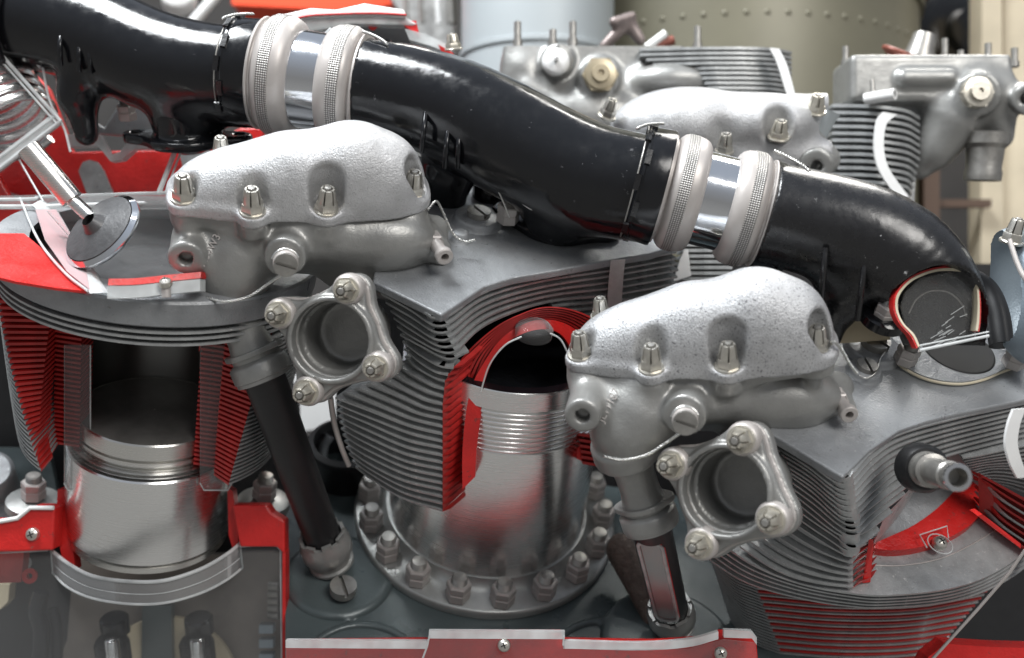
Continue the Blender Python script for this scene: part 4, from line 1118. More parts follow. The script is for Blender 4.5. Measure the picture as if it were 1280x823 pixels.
KE = {8: [(1203, 574), (1240, 567), (1310, 552)], 14: [(1216, 592), (1250, 586), (1320, 592)], 20: [(1232, 604), (1268, 614), (1330, 640)]}
fin_stack(cyl3, range(8, 20), KE, a3, H3, 2.5, lambda i: (1200, 500), 46, M['fin'])
KF = {20: [(896, 676), (942, 707), (1000, 730), (1060, 742), (1110, 745), (1190, 736), (1250, 713), (1310, 668)],
      24: [(872, 690), (930, 727), (1000, 748), (1060, 758), (1108, 760), (1190, 752), (1255, 728), (1315, 684)]}
fin_stack(cyl3, [20], KF, a3, H3, 3.2, lambda i: (1110, 560), 95, M['fin'], n=60, core=False)
fin_stack(cyl3, range(21, 25), KF, a3, H3, 2.6, lambda i: (1110, 560), 50, M['fin'], n=60)
m = MB(); m.tube([on_plane(*interp_keys(KC, i)[2], a3, H3(i)) - f3 * 15 for i in range(8)] + [on_plane(1064, 657 + (i - 8) * 7.2, a3, H3(i)) - f3 * 16 for i in range(8, 15)], 12, 16); m.build('fin_root', M['fin'], cyl3, 60)
# small red cut beside the trough
for i in range(13, 20):
    y = interp_keys(KD, i)[-1][1]; h = H3(i)
    P = spline([on_plane(1066, y, a3, h), on_plane(1076, y - 7, a3, h), on_plane(1089, y - 18 + (i - 13), a3, h)], 6)
    m = MB(); m.ribbon(P - a3 * 1.8, P + A(14, 4, -22) - a3 * 1.8, a3 * 3.6); m.build('cut_fin', M['red_fin'], cyl3)
m = MB(); m.prism([on_plane(1086, 676, a3, H3(13)), on_plane(1092, 678, a3, H3(13)), on_plane(1088, 728, a3, H3(19.6)), on_plane(1078, 729, a3, H3(19.6))], A(4, 0, -14)); m.build('wall_section', M['red'], cyl3)
# window: crescent, grey cavity wall
hc = H3(18.6)
cres_o = [(1086, 684), (1112, 688), (1146, 685), (1182, 674), (1214, 655), (1234, 628), (1236, 598)]
cres_i = [(1089, 681), (1112, 671), (1142, 657), (1170, 637), (1190, 617), (1203, 602), (1210, 590)]
Po = spline([on_plane(x, y, a3, hc) for x, y in cres_o], 50); Pi = spline([on_plane(x, y, a3, hc + 2) for x, y in cres_i], 50)
m = MB(); m.ribbon(Po, Pi, a3 * -16); m.build('wall_section', M['red'], cyl3, 50)
Pd = spline([on_plane(x, y, a3, hc + 10) for x, y in ((1092, 680), (1108, 664), (1126, 642), (1142, 616), (1152, 598), (1190, 590), (1226, 594))], 50)
m = MB(); m.ribbon(Pi + a3 * 1, Pd, a3 * -3); m.build('cavity_wall', M['head'], cyl3, 50)
m = MB(); m.grid([Pd, Pd + a3 * 46 + A(0, 4, -6)]); m.build('cavity_side', M['fin'], cyl3, 60)
# backing behind the sectioned fins
# thin ring line on the disc, clip and screw
m = MB(); m.tube(spline([on_plane(x, y, a3, H3(20) + 2.2) for x, y in ((1090, 707), (1130, 707), (1180, 697), (1230, 672), (1275, 640))], 40), 0.9, 6); m.build('seam_edge', M['ringc'], cyl3, 60)
put('crosshead_screw', XS, mat_at(on_plane(1175, 679, a3, H3(18)), nrm(a3 + A(0, 0, 0.5)), s=1.0), cyl3)
m = MB(); m.tube([on_plane(x, y, a3, H3(17.8)) + A(0, 0, 4) for x, y in ((1157, 684), (1148, 668), (1182, 657), (1184, 672))], 0.9, 8)
m.tube([on_plane(1175, 680, a3, H3(18)) + (f3 * math.cos(q) + np.cross(a3, f3) * math.sin(q)) * 15 for q in np.linspace(0, 6.28, 26)], 0.8, 6); m.build('acrylic_clip', M['edge'], cyl3, 60)
# sectioned fins at the far right
for q in range(8):
    u = q / 7
    hq = H3(12 + q * 0.9); sx = 1226 + 13 * math.sin(u * 2.9)
    P = spline([on_plane(sx, 596 + 52 * u, a3, hq), on_plane(1262, 616 + 58 * u, a3, hq), on_plane(1325, 652 + 62 * u, a3, hq)], 10)
    m = MB(); m.ribbon(P, P + A(-6, 5, -34), a3 * 3.0); m.build('cut_fin', M['red_fin'] if q % 2 or q == 0 else M['fin'], cyl3, 40)
m = MB(); m.grid([[on_plane(1226, 592, a3, H3(12)) + A(0, 0, -8), on_plane(1325, 646, a3, H3(12)) + A(0, 0, -8)], [on_plane(1228, 650, a3, H3(19)) + A(0, 0, -8), on_plane(1325, 716, a3, H3(19)) + A(0, 0, -8)]]); m.build('section_face', M['red_matt'], cyl3)
m = MB(); m.prism([Q(1222, 645, 168), Q(1228, 643, 168), Q(1276, 680, 150), Q(1276, 686, 150)], A(0, 3, -20)); m.build('wall_section', M['red'], cyl3)
# lower fins: grey round the side, sectioned flat and red in front
NL = 34
KG = {0: [(873, 652), (884, 672), (905, 692), (934, 704)], NL - 1: [(918, 792), (934, 812), (952, 826), (984, 838)]}
HL = lambda j: H3(24.6) - 6.0 * j
fin_stack(cyl3, range(NL), KG, a3, HL, 2.6, lambda i: (1100, 660 + 4 * i), 40, M['fin'], n=24, wob=0.3)
KR3 = {0: [(934, 704), (1050, 714), (1170, 712), (1276, 690)], NL - 1: [(984, 838), (1040, 842), (1100, 842), (1150, 840)]}
for j in range(NL):
    P = spline([on_plane(x, y, a3, HL(j)) for x, y in interp_keys(KR3, j)], 16); nI = np.cross(a3, P[-1] - P[0]); nI = nrm(nI); nI *= -np.sign(nI[2])
    P += nI[None, :] * (rng.rand() * 1.5) * 0
    m = MB(); m.ribbon(P - a3 * 1.0, P + nI * 40 - a3 * 1.0, a3 * 2.5, mi=0)
    m.build('cut_fin', M['red_fin'] if j % 2 else M['fin'], cyl3, 40)
G = [[on_plane(x, y, a3, HL(j)) + nrm(A(0, -0.2, -1)) * 9 for x, y in interp_keys(KR3, j)] for j in (0, NL - 1)]
m = MB(); m.grid(G); m.build('section_face', M['fin'], cyl3)
m = MB(); m.tube([Q(1281, 688, 120), Q(1262, 716, 110), Q(1222, 762, 90), Q(1160, 830, 60)], 1.8, 8); m.build('edge_strip', M['ringc'], cyl3, 60)
m = MB(); m.lathe(Q(1090, 790, -200), a3, [(-300, 110), (10, 110), (12, 1)], 64); m.build('barrel', M['fin'], cyl3, 60)
# head plate
tp3 = [(961, 541), (1054, 597), (1088, 563), (1124, 539), (1158, 527), (1195, 518), (1310, 494), (1310, 400), (1180, 330), (1060, 380), (985, 430)]
m = MB(); m.prism([on_plane(x, y, a3, g0 + 7) for x, y in tp3], a3 * -11); o = m.build('head_plate', M['head'], cyl3)
bv = o.modifiers.new('edge', 'BEVEL'); bv.width = 0.0018; bv.segments = 3; bv.limit_method = 'ANGLE'
hp = g0 + 7
boss(cyl3, 1090, 438, hp, 33, 9, M['head'], ax=a3, screw=SLOT, ss=1.7)
boss(cyl3, 1080, 466, hp, 19, 8, M['head'], ax=a3, screw=SLOT, ss=1.2, srot=(1, 0.3, 0.1))
wire([c3f(534, 262, 50), Q(1040, 428, 225), Q(1052, 438, 222), Q(1062, 455, 222), Q(1072, 468, 222)], cyl3, 1.3)
wire([on_plane(x, y, a3, hp + 11) for x, y in ((1074, 470), (1084, 473), (1095, 466), (1100, 450), (1107, 438))], cyl3, 1.2, twist=False)
# pad for the elbow mouth, with its gasket outline and painted-on dark bore
pad = [(1108, 444), (1114, 424), (1134, 416), (1170, 398), (1215, 396), (1252, 418), (1282, 428), (1290, 446), (1276, 458), (1250, 468), (1226, 478), (1196, 483), (1160, 478), (1130, 464)]
pp = spline([on_plane(x, y, a3, hp) for x, y in pad + pad[:1]], 80)[:-1]
m = MB(); m.prism(pp, a3 * 7); m.build('pipe_pad', M['head'], cyl3)
m = MB(); m.tube(np.vstack([pp + a3 * 3.5, pp[:1] + a3 * 3.5]) , 2.0, 8, caps=False); m.build('gasket', M['cream_edge'], cyl3, 60)
P = on_plane(1197, 436, a3, hp + 7.3)
m = MB(); m.lathe(P, a3, [(0, 45), (0.8, 44), (0.4, 42), (0.3, 0.1)], 64); m.build('painted_bore', M['dark'], cyl3, 60)  # flat black disc painted in place of the bore's dark hollow
for x, y in ((1130, 452), (1265, 456)): add_big_nut(on_plane(x, y, a3, hp + 7), a3, cyl3, 0.80, 0.4)
# ignition nozzle with dark collar in the fins
e0, e1 = Q(1163, 588, 214), Q(1197, 597, 290); ed = nrm(e1 - e0); eL = np.linalg.norm(e1 - e0)
m = MB(); m.lathe(e0, ed, [(-34, 27), (-18, 26), (-12, 22), (-12, 1)], 40); m.build('plug_well', M['black_dull'], cyl3, 50)
m = MB()
m.lathe(e0, ed, [(-26, 19), (-8, 19), (-6, 18), (0, 16), (8, 18), (9, 14), (eL * 0.55, 13.5), (eL * 0.56, 14.5), (eL * 0.75, 14.5), (eL * 0.78, 12.5), (eL * 0.82, 12.5), (eL * 0.85, 14), (eL, 14), (eL + 1, 12.5), (eL + 1, 9.5), (eL - 20, 8.5), (eL - 20, 0.1)], 40); m.build('plug_nozzle', M['stud'], cyl3, 40)
m = MB(); m.lathe(e0 + ed * eL, ed, [(-1, 14.3), (1.4, 13.4), (1.6, 9.6), (-6, 9.2)], 40); m.build('nozzle_lip', M['chrome'], cyl3, 50)
# white baffle strip at the frame edge
m = MB(); Lp = spline([Q(1267, 512, 205), Q(1260, 532, 203), Q(1257, 556, 200), Q(1263, 580, 196), Q(1272, 598, 192)], 30); Rp = Lp + A(13, 1, 0)
m.ribbon(Lp, Rp, A(0, 0, -5)); m.build('baffle_strip', M['white'], cyl3, 60)
T3pp = T3p
port(cyl3, T3p, 228, 0.90, (480, 410))
# black hold-down and cream plate behind the head
t = thing('cream_bracket', 'cream painted bracket plate behind the slotted plugs under the elbow', 'bracket', Q(1085, 400, 60))
m = MB(); m.prism([Q(1066, 362, 70), Q(1098, 370, 70), Q(1120, 400, 70), Q(1112, 425, 70), (Q(1046, 430, 80))], (0, 0, -8)); m.build('plate', M['cream'], t)
t = thing('hold_down_nut', 'dark nut on a black base behind the elbow foot above the slotted plug', 'nut', Q(1103, 395, 110))
m = MB(); m.lathe(Q(1103, 402, 118), a3, [(0, 27), (10, 26), (14, 20), (14, 0.1)], 36); m.build('nut_base', M['black'], t, 50)
add_big_nut(Q(1103, 398, 128), a3, t, 0.75)

# ================================================================== left cylinder
a1 = nrm(A(0.17, 0.91, 0.37)); C1 = Q(187, 640, -135); r1 = nrm(A(1, 0, 0) - a1 * a1[0]); f1 = np.cross(r1, a1)
cyl1 = thing('engine_cylinder', 'left engine cylinder cut open to show the piston between red sectioned fins', 'engine cylinder', C1)
th1 = lambda y, r: t_front(C1, a1, f1, y, r)
def fin_disc(t_, R, ri, c, mats, th=3.0, name='fin', wl=0, wr=0):
    """ring cut by a flat face at distance c in front of the axis"""
    ao = math.acos(min(1, c / R)) if c < R else 0; ai = (math.asin(min(1, 103 / ri)) if wl else math.acos(min(1, c / ri))) if c < ri else 0
    n = 72; so = np.linspace(math.asin(min(1, wr / R)) if wr else ao, 2 * math.pi - (math.asin(min(1, wl / R)) if wl else ao), n); si = np.linspace(ai, 2 * math.pi - ai, n)
    O = C1 + a1 * t_
    Po = np.array([O + (f1 * math.cos(q) + r1 * math.sin(q)) * R for q in so]); Pi = np.array([O + (f1 * math.cos(q) + r1 * math.sin(q)) * ri for q in si])
    m = MB()
    if c >= R:
        G = np.stack([Po, Po + a1 * th, Pi + a1 * th, Pi], 1); m.grid(G, closed_v=True, mi=0)
    else:
        G = np.stack([Po, Po + a1 * th, Pi + a1 * th, Pi], 1); m.grid(G, closed_v=True, mi=0)
        m.F += [(0, 1, 2, 3), tuple((n - 1) * 4 + q for q in (3, 2, 1, 0))]; m.MI += [1, 1]
    return m.build(name, mats, cyl1, 40)
tb = th1(612, 150); tt1 = th1(433, 175)
NF = 32; cchord = 64; ri = 106
t_of = lambda i: tb + (tt1 - tb) * i / (NF - 1)
R_of = lambda i: 163 + (186 - 163) * (i / (NF - 1)) ** 0.8
FM = [M['fin'], M['red_fin']]
WL = lambda i: 92 + 70 * (i / (NF - 1)); WR = lambda i: 126 + 32 * (i / (NF - 1))
for i in range(NF): fin_disc(t_of(i), R_of(i), ri, cchord, FM, 2.4, wl=WL(i), wr=WR(i))
hs1 = (tt1 - tb) / (NF - 1)
# sectioned fin ends with red paint standing on the flat face
for i in range(NF):
    R = R_of(i); w = math.sqrt(R * R - cchord ** 2); wi = 76
    for sg in (-1, 1):
        O = C1 + a1 * t_of(i) + f1 * (cchord + 0.6); m = MB()
        wo = WL(i) if sg < 0 else WR(i); po = O + r1 * sg * wo + f1 * (math.sqrt(R * R - wo * wo) - cchord); pi_ = O + r1 * sg * 103 + f1 * max(8, math.sqrt(R * R - wo * wo) - cchord - 18)
        m.prism([pi_ - a1 * 0.2, po - a1 * 0.2, po + a1 * 3.3, pi_ + a1 * 3.3], (pi_ - po) * 0 + f1 * -34)
        O2 = C1 + a1 * t_of(i) + f1 * (cchord + 4)
        m.prism([O2 + r1 * sg * 72, O2 + r1 * sg * 104, O2 + r1 * sg * 104 + a1 * 3.0, O2 + r1 * sg * 72 + a1 * 3.0], f1 * -40)
        m.build('cut_fin', M['red_fin'], cyl1)
# liner wall and sectioned frame round the opening
m = MB(); ai = math.degrees(math.acos(cchord / 106)); m.lathe(C1, a1, [(tb - 4, 106), (tt1 + 14, 106)], 96, ai, 360 - ai, ref=f1)
m.lathe(C1, a1, [(tt1 + 14, 100), (tb - 4, 100)], 96, ai + 1, 359 - ai, ref=f1); m.build('bore_wall', M['steel_dark'], cyl1, 60)
for sg in (-1, 1):      # the flat red strip each side of the opening, rounded at the top
    pts = []
    O = C1 + f1 * (cchord + 6)
    xs = 70
    def fp(u, tq): return O + r1 * sg * u + a1 * tq
    P = [fp(xs, tt1 - 40), fp(xs, tt1 - 18)] + [fp(xs - 16 + 16 * math.cos(q), tt1 - 18 + 16 * math.sin(q)) for q in np.linspace(0.2, math.pi / 2, 6)] + [fp(0, tt1 - 2), fp(0, tt1 + 6), fp(xs + 24, tt1 + 6)] + [fp(xs + 12, tt1 - 10), fp(xs + 3, tt1 - 30), fp(xs + 1, tt1 - 40)]
    m = MB(); m.prism(P, f1 * -5); m.build('wall_section', M['red_fin'], cyl1)
# full fins and head band on top
for k, yy in enumerate((427, 419, 411)):
    tq = th1(yy, 186); fin_disc(tq, 186 + k, 100, 999, [M['fin'], M['fin']], 2.8)
tq0, tq1 = th1(402, 190), th1(370, 190)
m = MB(); m.lathe(C1, a1, [(tq0 - 3, 120), (tq0 - 3, 186), (tq0, 190), (tq1 - 3, 192), (tq1, 190), (tq1 + 2, 184), (tq1 + 2, 150)], 128, ref=f1); m.build('head_band', M['head'], cyl1, 35)
hred = a1.dot(C1) + tq1 + 4
m = MB(); m.prism([on_plane(x, y, a1, hred) for x, y in ((-70, 292), (30, 292), (66, 322), (108, 364), (70, 360), (20, 352), (-20, 342), (-70, 328))], a1 * -3); m.build('red_face', M['red'], cyl1)
m = MB(); m.lathe(C1, a1, [(tq1 - 30, 185), (tq1 - 30, 1)], 96, ref=f1); m.build('head_face', M['chamber'], cyl1, 40)
m = MB(); m.lathe(C1, a1, [(tt1 + 12, 104), (tt1 + 13, 0.1)], 64, ref=f1); m.build('combustion_roof', M['fin'], cyl1, 40)
# piston with rings
tc = th1(556, 97); tp_ = th1(612, 97)
pr = [(tc, 95), (tc - 2, 96.5)]
m = MB(); m.lathe(C1, a1, [(tc - 0.5, 95.2), (tc, 94), (tc, 1)], 96, ref=f1); m.build('piston_crown', M['crown'], cyl1, 40)
seq = [(tc - 24, 1), (tc - 34, 1), (tc - 44, 1), (tc - 52, 1)]
for tq, _ in seq: pr += [(tq + 2.2, 96.5), (tq + 2, 92), (tq - 1.6, 92), (tq - 1.8, 96.5)]
pr += [(tp_ - 16, 96.5)]
pr = [(t_, r_) for t_, r_ in pr][::-1]
m = MB(); m.lathe((0, 0, 0), (0, 0, 1), pr, 128); put('piston', m.mesh('piston', M['piston'], 35, local=True)[0], mat_at(C1, a1), cyl1)
for q in (0, 1, 2):
    m = MB(); tq = tb - 4 - q * 5; m.lathe(C1, a1, [(tq - 2.2, 96), (tq - 2, 103 + q), (tq, 104 + q), (tq + 0.4, 96)], 128, ref=f1); m.build('piston_ring', M['steel'], cyl1, 50)
ts0, ts1 = th1(706, 108), tb - 16
m = MB(); m.lathe((0, 0, 0), (0, 0, 1), [(ts0 - 3, 100), (ts0 - 2, 106), (ts0, 108), (ts1, 108), (ts1 + 2, 106), (ts1 + 2, 96)], 144); put('barrel', m.mesh('barrel', M['steel'], 40, local=True)[0], mat_at(C1, a1), cyl1)
m = MB(); m.lathe(C1, a1, [(ts0 - 16, 100), (ts0 - 14, 106), (ts0 - 6, 106), (ts0 - 5, 100)], 128, ref=f1); m.build('barrel_lip', M['piston'], cyl1, 40)
m = MB(); m.lathe(C1, a1, [(ts0 - 5, 101), (ts0 - 2, 101)], 96, ref=f1); m.build('groove', M['black_dull'], cyl1, 40)
# hazy red-tinted acrylic cover strips
for x0, x1 in ((80, 113), (250, 290)):
    O = C1 + f1 * (cchord + 10); poly = []
    pl_h = f1.dot(O)
    cor = [(x0, 432), (x1, 432), (x1, 604), (x1 - 5, 613), (x0 + 5, 613), (x0, 604)]
    poly = [on_plane(x, y, f1, pl_h) for x, y in cor]
    m = MB(); m.prism(poly, f1 * -2.5); m.build('acrylic_strip', M['clear'], cyl1)
    m = MB(); m.tube([poly[5], poly[4], poly[3], poly[2], poly[1]], 1.0, 6); m.build('acrylic_edge', M['edge'], cyl1, 60)
# side bolts and ears of its base flange
for x, y in ((42, 622), (330, 622)):
    P = Q(x, y, -120); m = MB(); m.lathe(P - a1 * 14, a1, [(0, 36), (10, 35), (12, 30), (12, 0.1)], 40); m.build('flange_ear', M['flange'], cyl1, 45); add_big_nut(P, a1, cyl1, 0.95, 0.5)

# ================================================================== acrylic and red casing at lower left
t = thing('red_casing', 'bright red cut casing frame round the foot of the left cylinder', 'casing', Q(180, 700, -60))
def plate_px(name, pts, z, th, mt, parent, bevel=0, zs=None):
    P = [Q(x, y, z if zs is None else zs[i]) for i, (x, y) in enumerate(pts)]
    m = MB(); m.prism(P, (0, 0, -th)); o = m.build(name, mt, parent)
    if bevel: b = o.modifiers.new('edge', 'BEVEL'); b.width = bevel; b.segments = 2; b.limit_method = 'ANGLE'
    return o
plate_px('casing_wall', [(-60, 652), (0, 652), (22, 648), (38, 634), (68, 634), (66, 688), (20, 690), (-60, 690)], -45, 30, M['red'], t, 0.002)
plate_px('casing_wall', [(72, 612), (88, 612), (90, 670), (94, 712), (84, 722), (78, 700), (70, 660)], -75, 20, M['red'], t)
plate_px('casing_wall', [(284, 610), (291, 614), (298, 676), (292, 690), (286, 670)], -75, 20, M['red'], t)
plate_px('casing_wall', [(290, 632), (333, 632), (340, 642), (356, 652), (356, 694), (346, 684), (300, 684)], -52, 26, M['red'], t, 0.002)
plate_px('casing_wall', [(353, 690), (357, 690), (357, 850), (353, 850)], -54, 22, M['red'], t)
plate_px('casing_wall', [(-60, 690), (30, 690), (26, 728), (-60, 732)], -90, 18, M['red_matt'], t)
m = MB(); m.tube([Q(x, y, -42) for x, y in ((-60, 652), (0, 652), (22, 648), (38, 635), (67, 635))], 3, 8); m.build('casing_edge', M['white'], t, 60)
put('crosshead_screw', XS, mat_at(Q(41, 668, -44), (0, 0.1, 1), s=1.0), t)
m = MB(); m.lathe(Q(38, 720, -80), (0, 0.1, 1), [(0, 10), (3, 10), (3, 4), (-4, 4)], 24); m.build('bush', M['red'], t, 50)

t = thing('acrylic_guard', 'curved clear acrylic guard wrapped under the left cylinder barrel', 'acrylic guard', Q(180, 740, -40))
top = spline([Q(x, y, z) for x, y, z in ((64, 688, -70), (84, 704, -40), (115, 720, -10), (160, 727, 10), (205, 726, 8), (250, 712, -14), (282, 694, -40), (300, 680, -66))], 50)
bot = spline([Q(x, y, z) for x, y, z in ((66, 716, -70), (84, 734, -40), (115, 748, -10), (160, 755, 10), (205, 754, 8), (250, 742, -14), (282, 726, -40), (303, 710, -66))], 50)
m = MB(); m.ribbon(top, bot, A(0, 0, -4)); m.build('guard_wall', M['hazy'], t, 60)
m = MB(); m.tube(top, 2.6, 8); m.tube(bot, 1.8, 8); m.tube([top[0], bot[0]], 1.4, 8); m.tube([top[-1], bot[-1]], 1.6, 8); m.tube(top * 0.45 + bot * 0.55, 0.8, 6); m.build('guard_edge', M['edge'], t, 60)
t = thing('acrylic_window', 'large clear acrylic window over the dark crank chamber at lower left', 'acrylic window', Q(180, 780, -60))
po = [(-60, 694), (62, 688), (90, 735), (160, 756), (230, 750), (285, 722), (302, 682), (344, 680), (352, 690), (353, 860), (-60, 860)]
plate_px('window_pane', po, -62, 4, M['clear'], t)
m = MB(); m.tube([Q(x, y, -62) for x, y in ((300, 683), (344, 680), (351, 688), (353, 860))], 1.8, 8); m.tube([Q(x, y, -62) for x, y in ((-60, 694), (0, 691), (60, 688))], 1.6, 8); m.build('window_edge', M['edge'], t, 60)

t = thing('crank_chamber', 'brown grey chamber wall with a round cream plate behind the acrylic window', 'chamber', Q(200, 800, -220))
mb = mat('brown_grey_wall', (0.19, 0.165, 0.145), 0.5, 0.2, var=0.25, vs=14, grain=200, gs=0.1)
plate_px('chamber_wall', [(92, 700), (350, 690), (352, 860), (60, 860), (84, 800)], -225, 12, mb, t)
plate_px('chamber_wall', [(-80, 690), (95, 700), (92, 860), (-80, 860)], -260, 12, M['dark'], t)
m = MB(); m.lathe(Q(209, 860, -212), (0, 0, 1), [(-6, 104), (0, 103), (0, 0.1)], 96); m.build('round_plate', M['cream'], t, 60)
plate_px('centre_bar', [(178, 757), (214, 757), (216, 860), (176, 860)], -200, 14, M['crank'], t)
for cx_ in (145, 250):
    for (y0, y1, r0, mt) in ((768, 790, 20, 'black_dull'), (792, 840, 24, 'black_dull')):
        m = MB(); P = Q(cx_, y1, -170); m.lathe(P, (0, 1, 0.35), [(0, r0), ((y1 - y0) * 1.0, r0), ((y1 - y0) * 1.12, r0 - 3), ((y1 - y0) * 1.14, 0.1)], 12 if y0 == 768 else 32); m.build('bolt_head', M['black'], t, 40)
    m = MB(); m.lathe(Q(cx_, 860, -150), (0, 1, 0.2), [(0, 10), (72, 10), (74, 8), (74, 0.1)], 24); m.build('bolt_shank', M['steel'], t, 50)
m = MB(); m.tube(spline([Q(x, y, -180) for x, y in ((52, 740), (46, 765), (52, 790), (48, 840))], 24), 12, 10); m.tube(spline([Q(x, y, -190) for x, y in ((66, 760), (72, 790), (70, 850))], 24), 8, 10); m.build('dark_linkage', M['black'], t, 50)
for q in range(5):
    m = MB(); m.lathe(Q(343, 733 + q * 9, -205), (1, 0, 0.3), [(-8, 6), (8, 6), (8, 0.1)], 12); m.build('stud_end', M['stud'], t, 40)
for q in range(3):
    m = MB(); m.box(Q(334, 785 + q * 18, -200), (10, 0, 0), (0, 6, 0), (0, 0, 8)); m.build('clamp_block', M['bluegrey'], t)
m = MB(); m.lathe(Q(276, 756, -222), (0, 0, 1), [(8, 14), (9, 14), (9, 12), (8, 12)], 32); m.build('ring_mark', mb, t, 60)
plate_px('cream_block', [(-60, 732), (12, 730), (10, 752), (0, 762), (-60, 762)], -200, 20, M['cream'], t)
m = MB(); m.lathe(Q(30, 703, -120), (0.6, 0.1, 1), [(-12, 9), (10, 9), (12, 7), (12, 0.1)], 20); m.build('round_spacer', M['edge'], t, 50)

# left-edge grey hub and bolts in shade
t = thing('grey_hub', 'dull grey casting hub at the left edge beside the finned cylinder', 'hub', Q(0, 600, -200))
m = MB(); m.lathe(Q(-12, 590, -180), nrm(A(0.3, 0.5, 0.8)), [(-60, 34), (0, 32), (6, 26), (6, 8), (2, 8)], 36); m.lathe(Q(0, 640, -200), nrm(A(0.2, 0.5, 0.8)), [(-60, 30), (0, 28), (4, 20), (4, 0.1)], 36); m.build('hub_body', M['head'], t, 45)
m = MB(); m.prism([Q(-80, 560, -260), Q(60, 560, -260), Q(80, 660, -250), Q(-80, 660, -250)], (0, 0, -10)); m.build('hub_plate', M['crank'], t)

# ================================================================== red sill with acrylic strips along the bottom
t = thing('red_sill', 'red painted cut edge of the crankcase along the bottom of the view', 'sill', Q(630, 815, 60))
ze = 56
plate_px('sill_face', [(357, 808), (534, 806), (536, 796), (702, 796), (704, 806), (820, 808), (880, 804), (905, 796), (945, 798), (950, 860), (357, 860)], ze, 30, M['red'], t)
plate_px('sill_face', [(1160, 822), (1182, 805), (1240, 809), (1330, 812), (1330, 860), (1140, 860)], 20, 30, M['red'], t)
m = MB(); m.lathe(Q(630, 884, ze + 2), (0, 0.25, 1), [(0, 78), (3, 76), (3, 0.1)], 64); m.build('bearing_cap', M['flange'], t, 50)
t = thing('acrylic_sill_cover', 'clear acrylic cover with frosted edges screwed over the red sill at the bottom', 'acrylic cover', Q(630, 800, 90))
z1 = ze + 24
segs = [[(357, 805), (534, 806)], [(536, 793), (706, 794)], [(704, 806), (720, 806), (800, 808), (860, 804), (898, 794)], [(905, 792), (940, 793), (946, 801)]]
for pts in segs:
    P = np.array([Q(x, y, z1) for x, y in pts]) if len(pts) < 4 else spline([Q(x, y, z1) for x, y in pts], 20)
    m = MB(); m.ribbon(P + A(0, 4, 0), P + A(0, -5, 0), A(0, 0, -8)); m.build('frosted_edge', M['edge'], t)
m = MB(); m.tube([Q(534, 808, z1), Q(537, 794, z1)], 1.3, 6); m.tube([Q(704, 807, z1), Q(705, 795, z1)], 1.3, 6); m.tube([Q(534, 808, z1), Q(526, 830, z1)], 1.3, 6); m.build('cover_edge', M['edge'], t, 60)
plate_px('cover_pane', [(357, 812), (534, 812), (538, 799), (704, 799), (706, 812), (860, 812), (905, 800), (944, 804), (950, 860), (357, 860)], z1, 3, M['clear'], t)
for x, y in ((630, 807), (901, 817)): put('crosshead_screw', XS, mat_at(Q(x, y, z1 + 2), (0, 0.3, 1), s=0.85), t)

# ================================================================== acrylic head of the left cylinder
t = thing('red_head_casting', 'red painted cut head casting behind acrylic at the upper left', 'head casting', Q(90, 250, -180))
plate_px('section_plate', [(-80, 60), (20, 70), (60, 110), (84, 170), (90, 190), (240, 186), (300, 160), (330, 160), (320, 260), (280, 300), (280, 366), (-80, 380)], -215, 14, M['red'], t, 0.002)
plate_px('section_plate', [(-80, 205), (-10, 210), (10, 245), (40, 258), (88, 340), (110, 366), (-80, 366)], -150, 18, M['red'], t, 0.003)
mg = M['fin']
for pts in ([(98, 214), (103, 203), (112, 200), (122, 203), (130, 214), (146, 252), (112, 252)], [(-60, 222), (6, 238), (32, 248), (44, 262), (40, 290), (-10, 275), (-60, 262)], [(222, 184), (262, 178), (262, 255), (240, 255)]):
    plate_px('core_recess', pts, -210, 3, mg, t)
plate_px('port_floor', [(40, 262), (280, 262), (280, 372), (110, 372)], -196, 8, mg, t)
plate_px('casting_edge', [(84, 168), (124, 168), (137, 194), (150, 190), (160, 176), (210, 180), (212, 186), (168, 186), (152, 200), (138, 202), (122, 182), (86, 184)], -120, 16, M['edge'], t)
# grey rear web and nuts under the pipe
t2 = thing('head_rear_web', 'grey head web with steel nuts under the left black pipe', 'head web', Q(120, 160, -150))
plate_px('web', [(60, 80), (90, 90), (96, 120), (90, 145), (110, 166), (190, 172), (200, 110), (160, 110), (130, 160), (100, 140)], -160, 14, M['head'], t2, 0.002)
for x, y in ((96, 158), (160, 150)): add_big_nut(Q(x, y, -118), nrm(A(0, 0.9, 0.4)), t2, 0.75)

t = thing('acrylic_valve_box', 'tilted clear acrylic box round a bright valve spring at the left edge', 'acrylic box', Q(20, 160, -60))
bx = [(-60, 10), (0, 62), (76, 152), (72, 158), (0, 216), (-60, 250)]
plate_px('box_pane', bx, -50, 3, M['clear'], t)
for a, b, r in (((-20, 45), (76, 152), 2.6), ((-20, 52), (70, 154), 1.6), ((76, 152), (-20, 226), 2.8), ((68, 146), (-20, 212), 2.0)):
    m = MB(); m.tube([Q(*a, -48), Q(*b, -48)], r, 8); m.build('box_edge', M['edge'], t, 60)
m = MB(); P = [Q(x, y, -49) for x, y in ((76, 152), (66, 142), (-20, 208), (-20, 226))]; m.prism(P, (0, 0, -10)); m.build('frosted_edge', M['edge'], t)
t = thing('valve_spring', 'bright steel valve spring of stacked coils inside the tilted acrylic box', 'spring', Q(15, 150, -90))
sd_ = nrm(Q(50, 190, -90) - Q(-10, 110, -90)); 
for R_c, r_w, ph in ((54, 6.4, 0),):
    O = Q(-28, 85, -115); x, y, z = basis(nrm(sd_ + A(0, 0, 0.25))); P = [O + z * (q / 6.283 * 17) + (x * math.cos(q + ph) + y * math.sin(q + ph)) * R_c for q in np.linspace(0, 6.283 * 7, 240)]
    m = MB(); m.tube(P, r_w, 8); m.build('coil', M['steel'], t, 60)
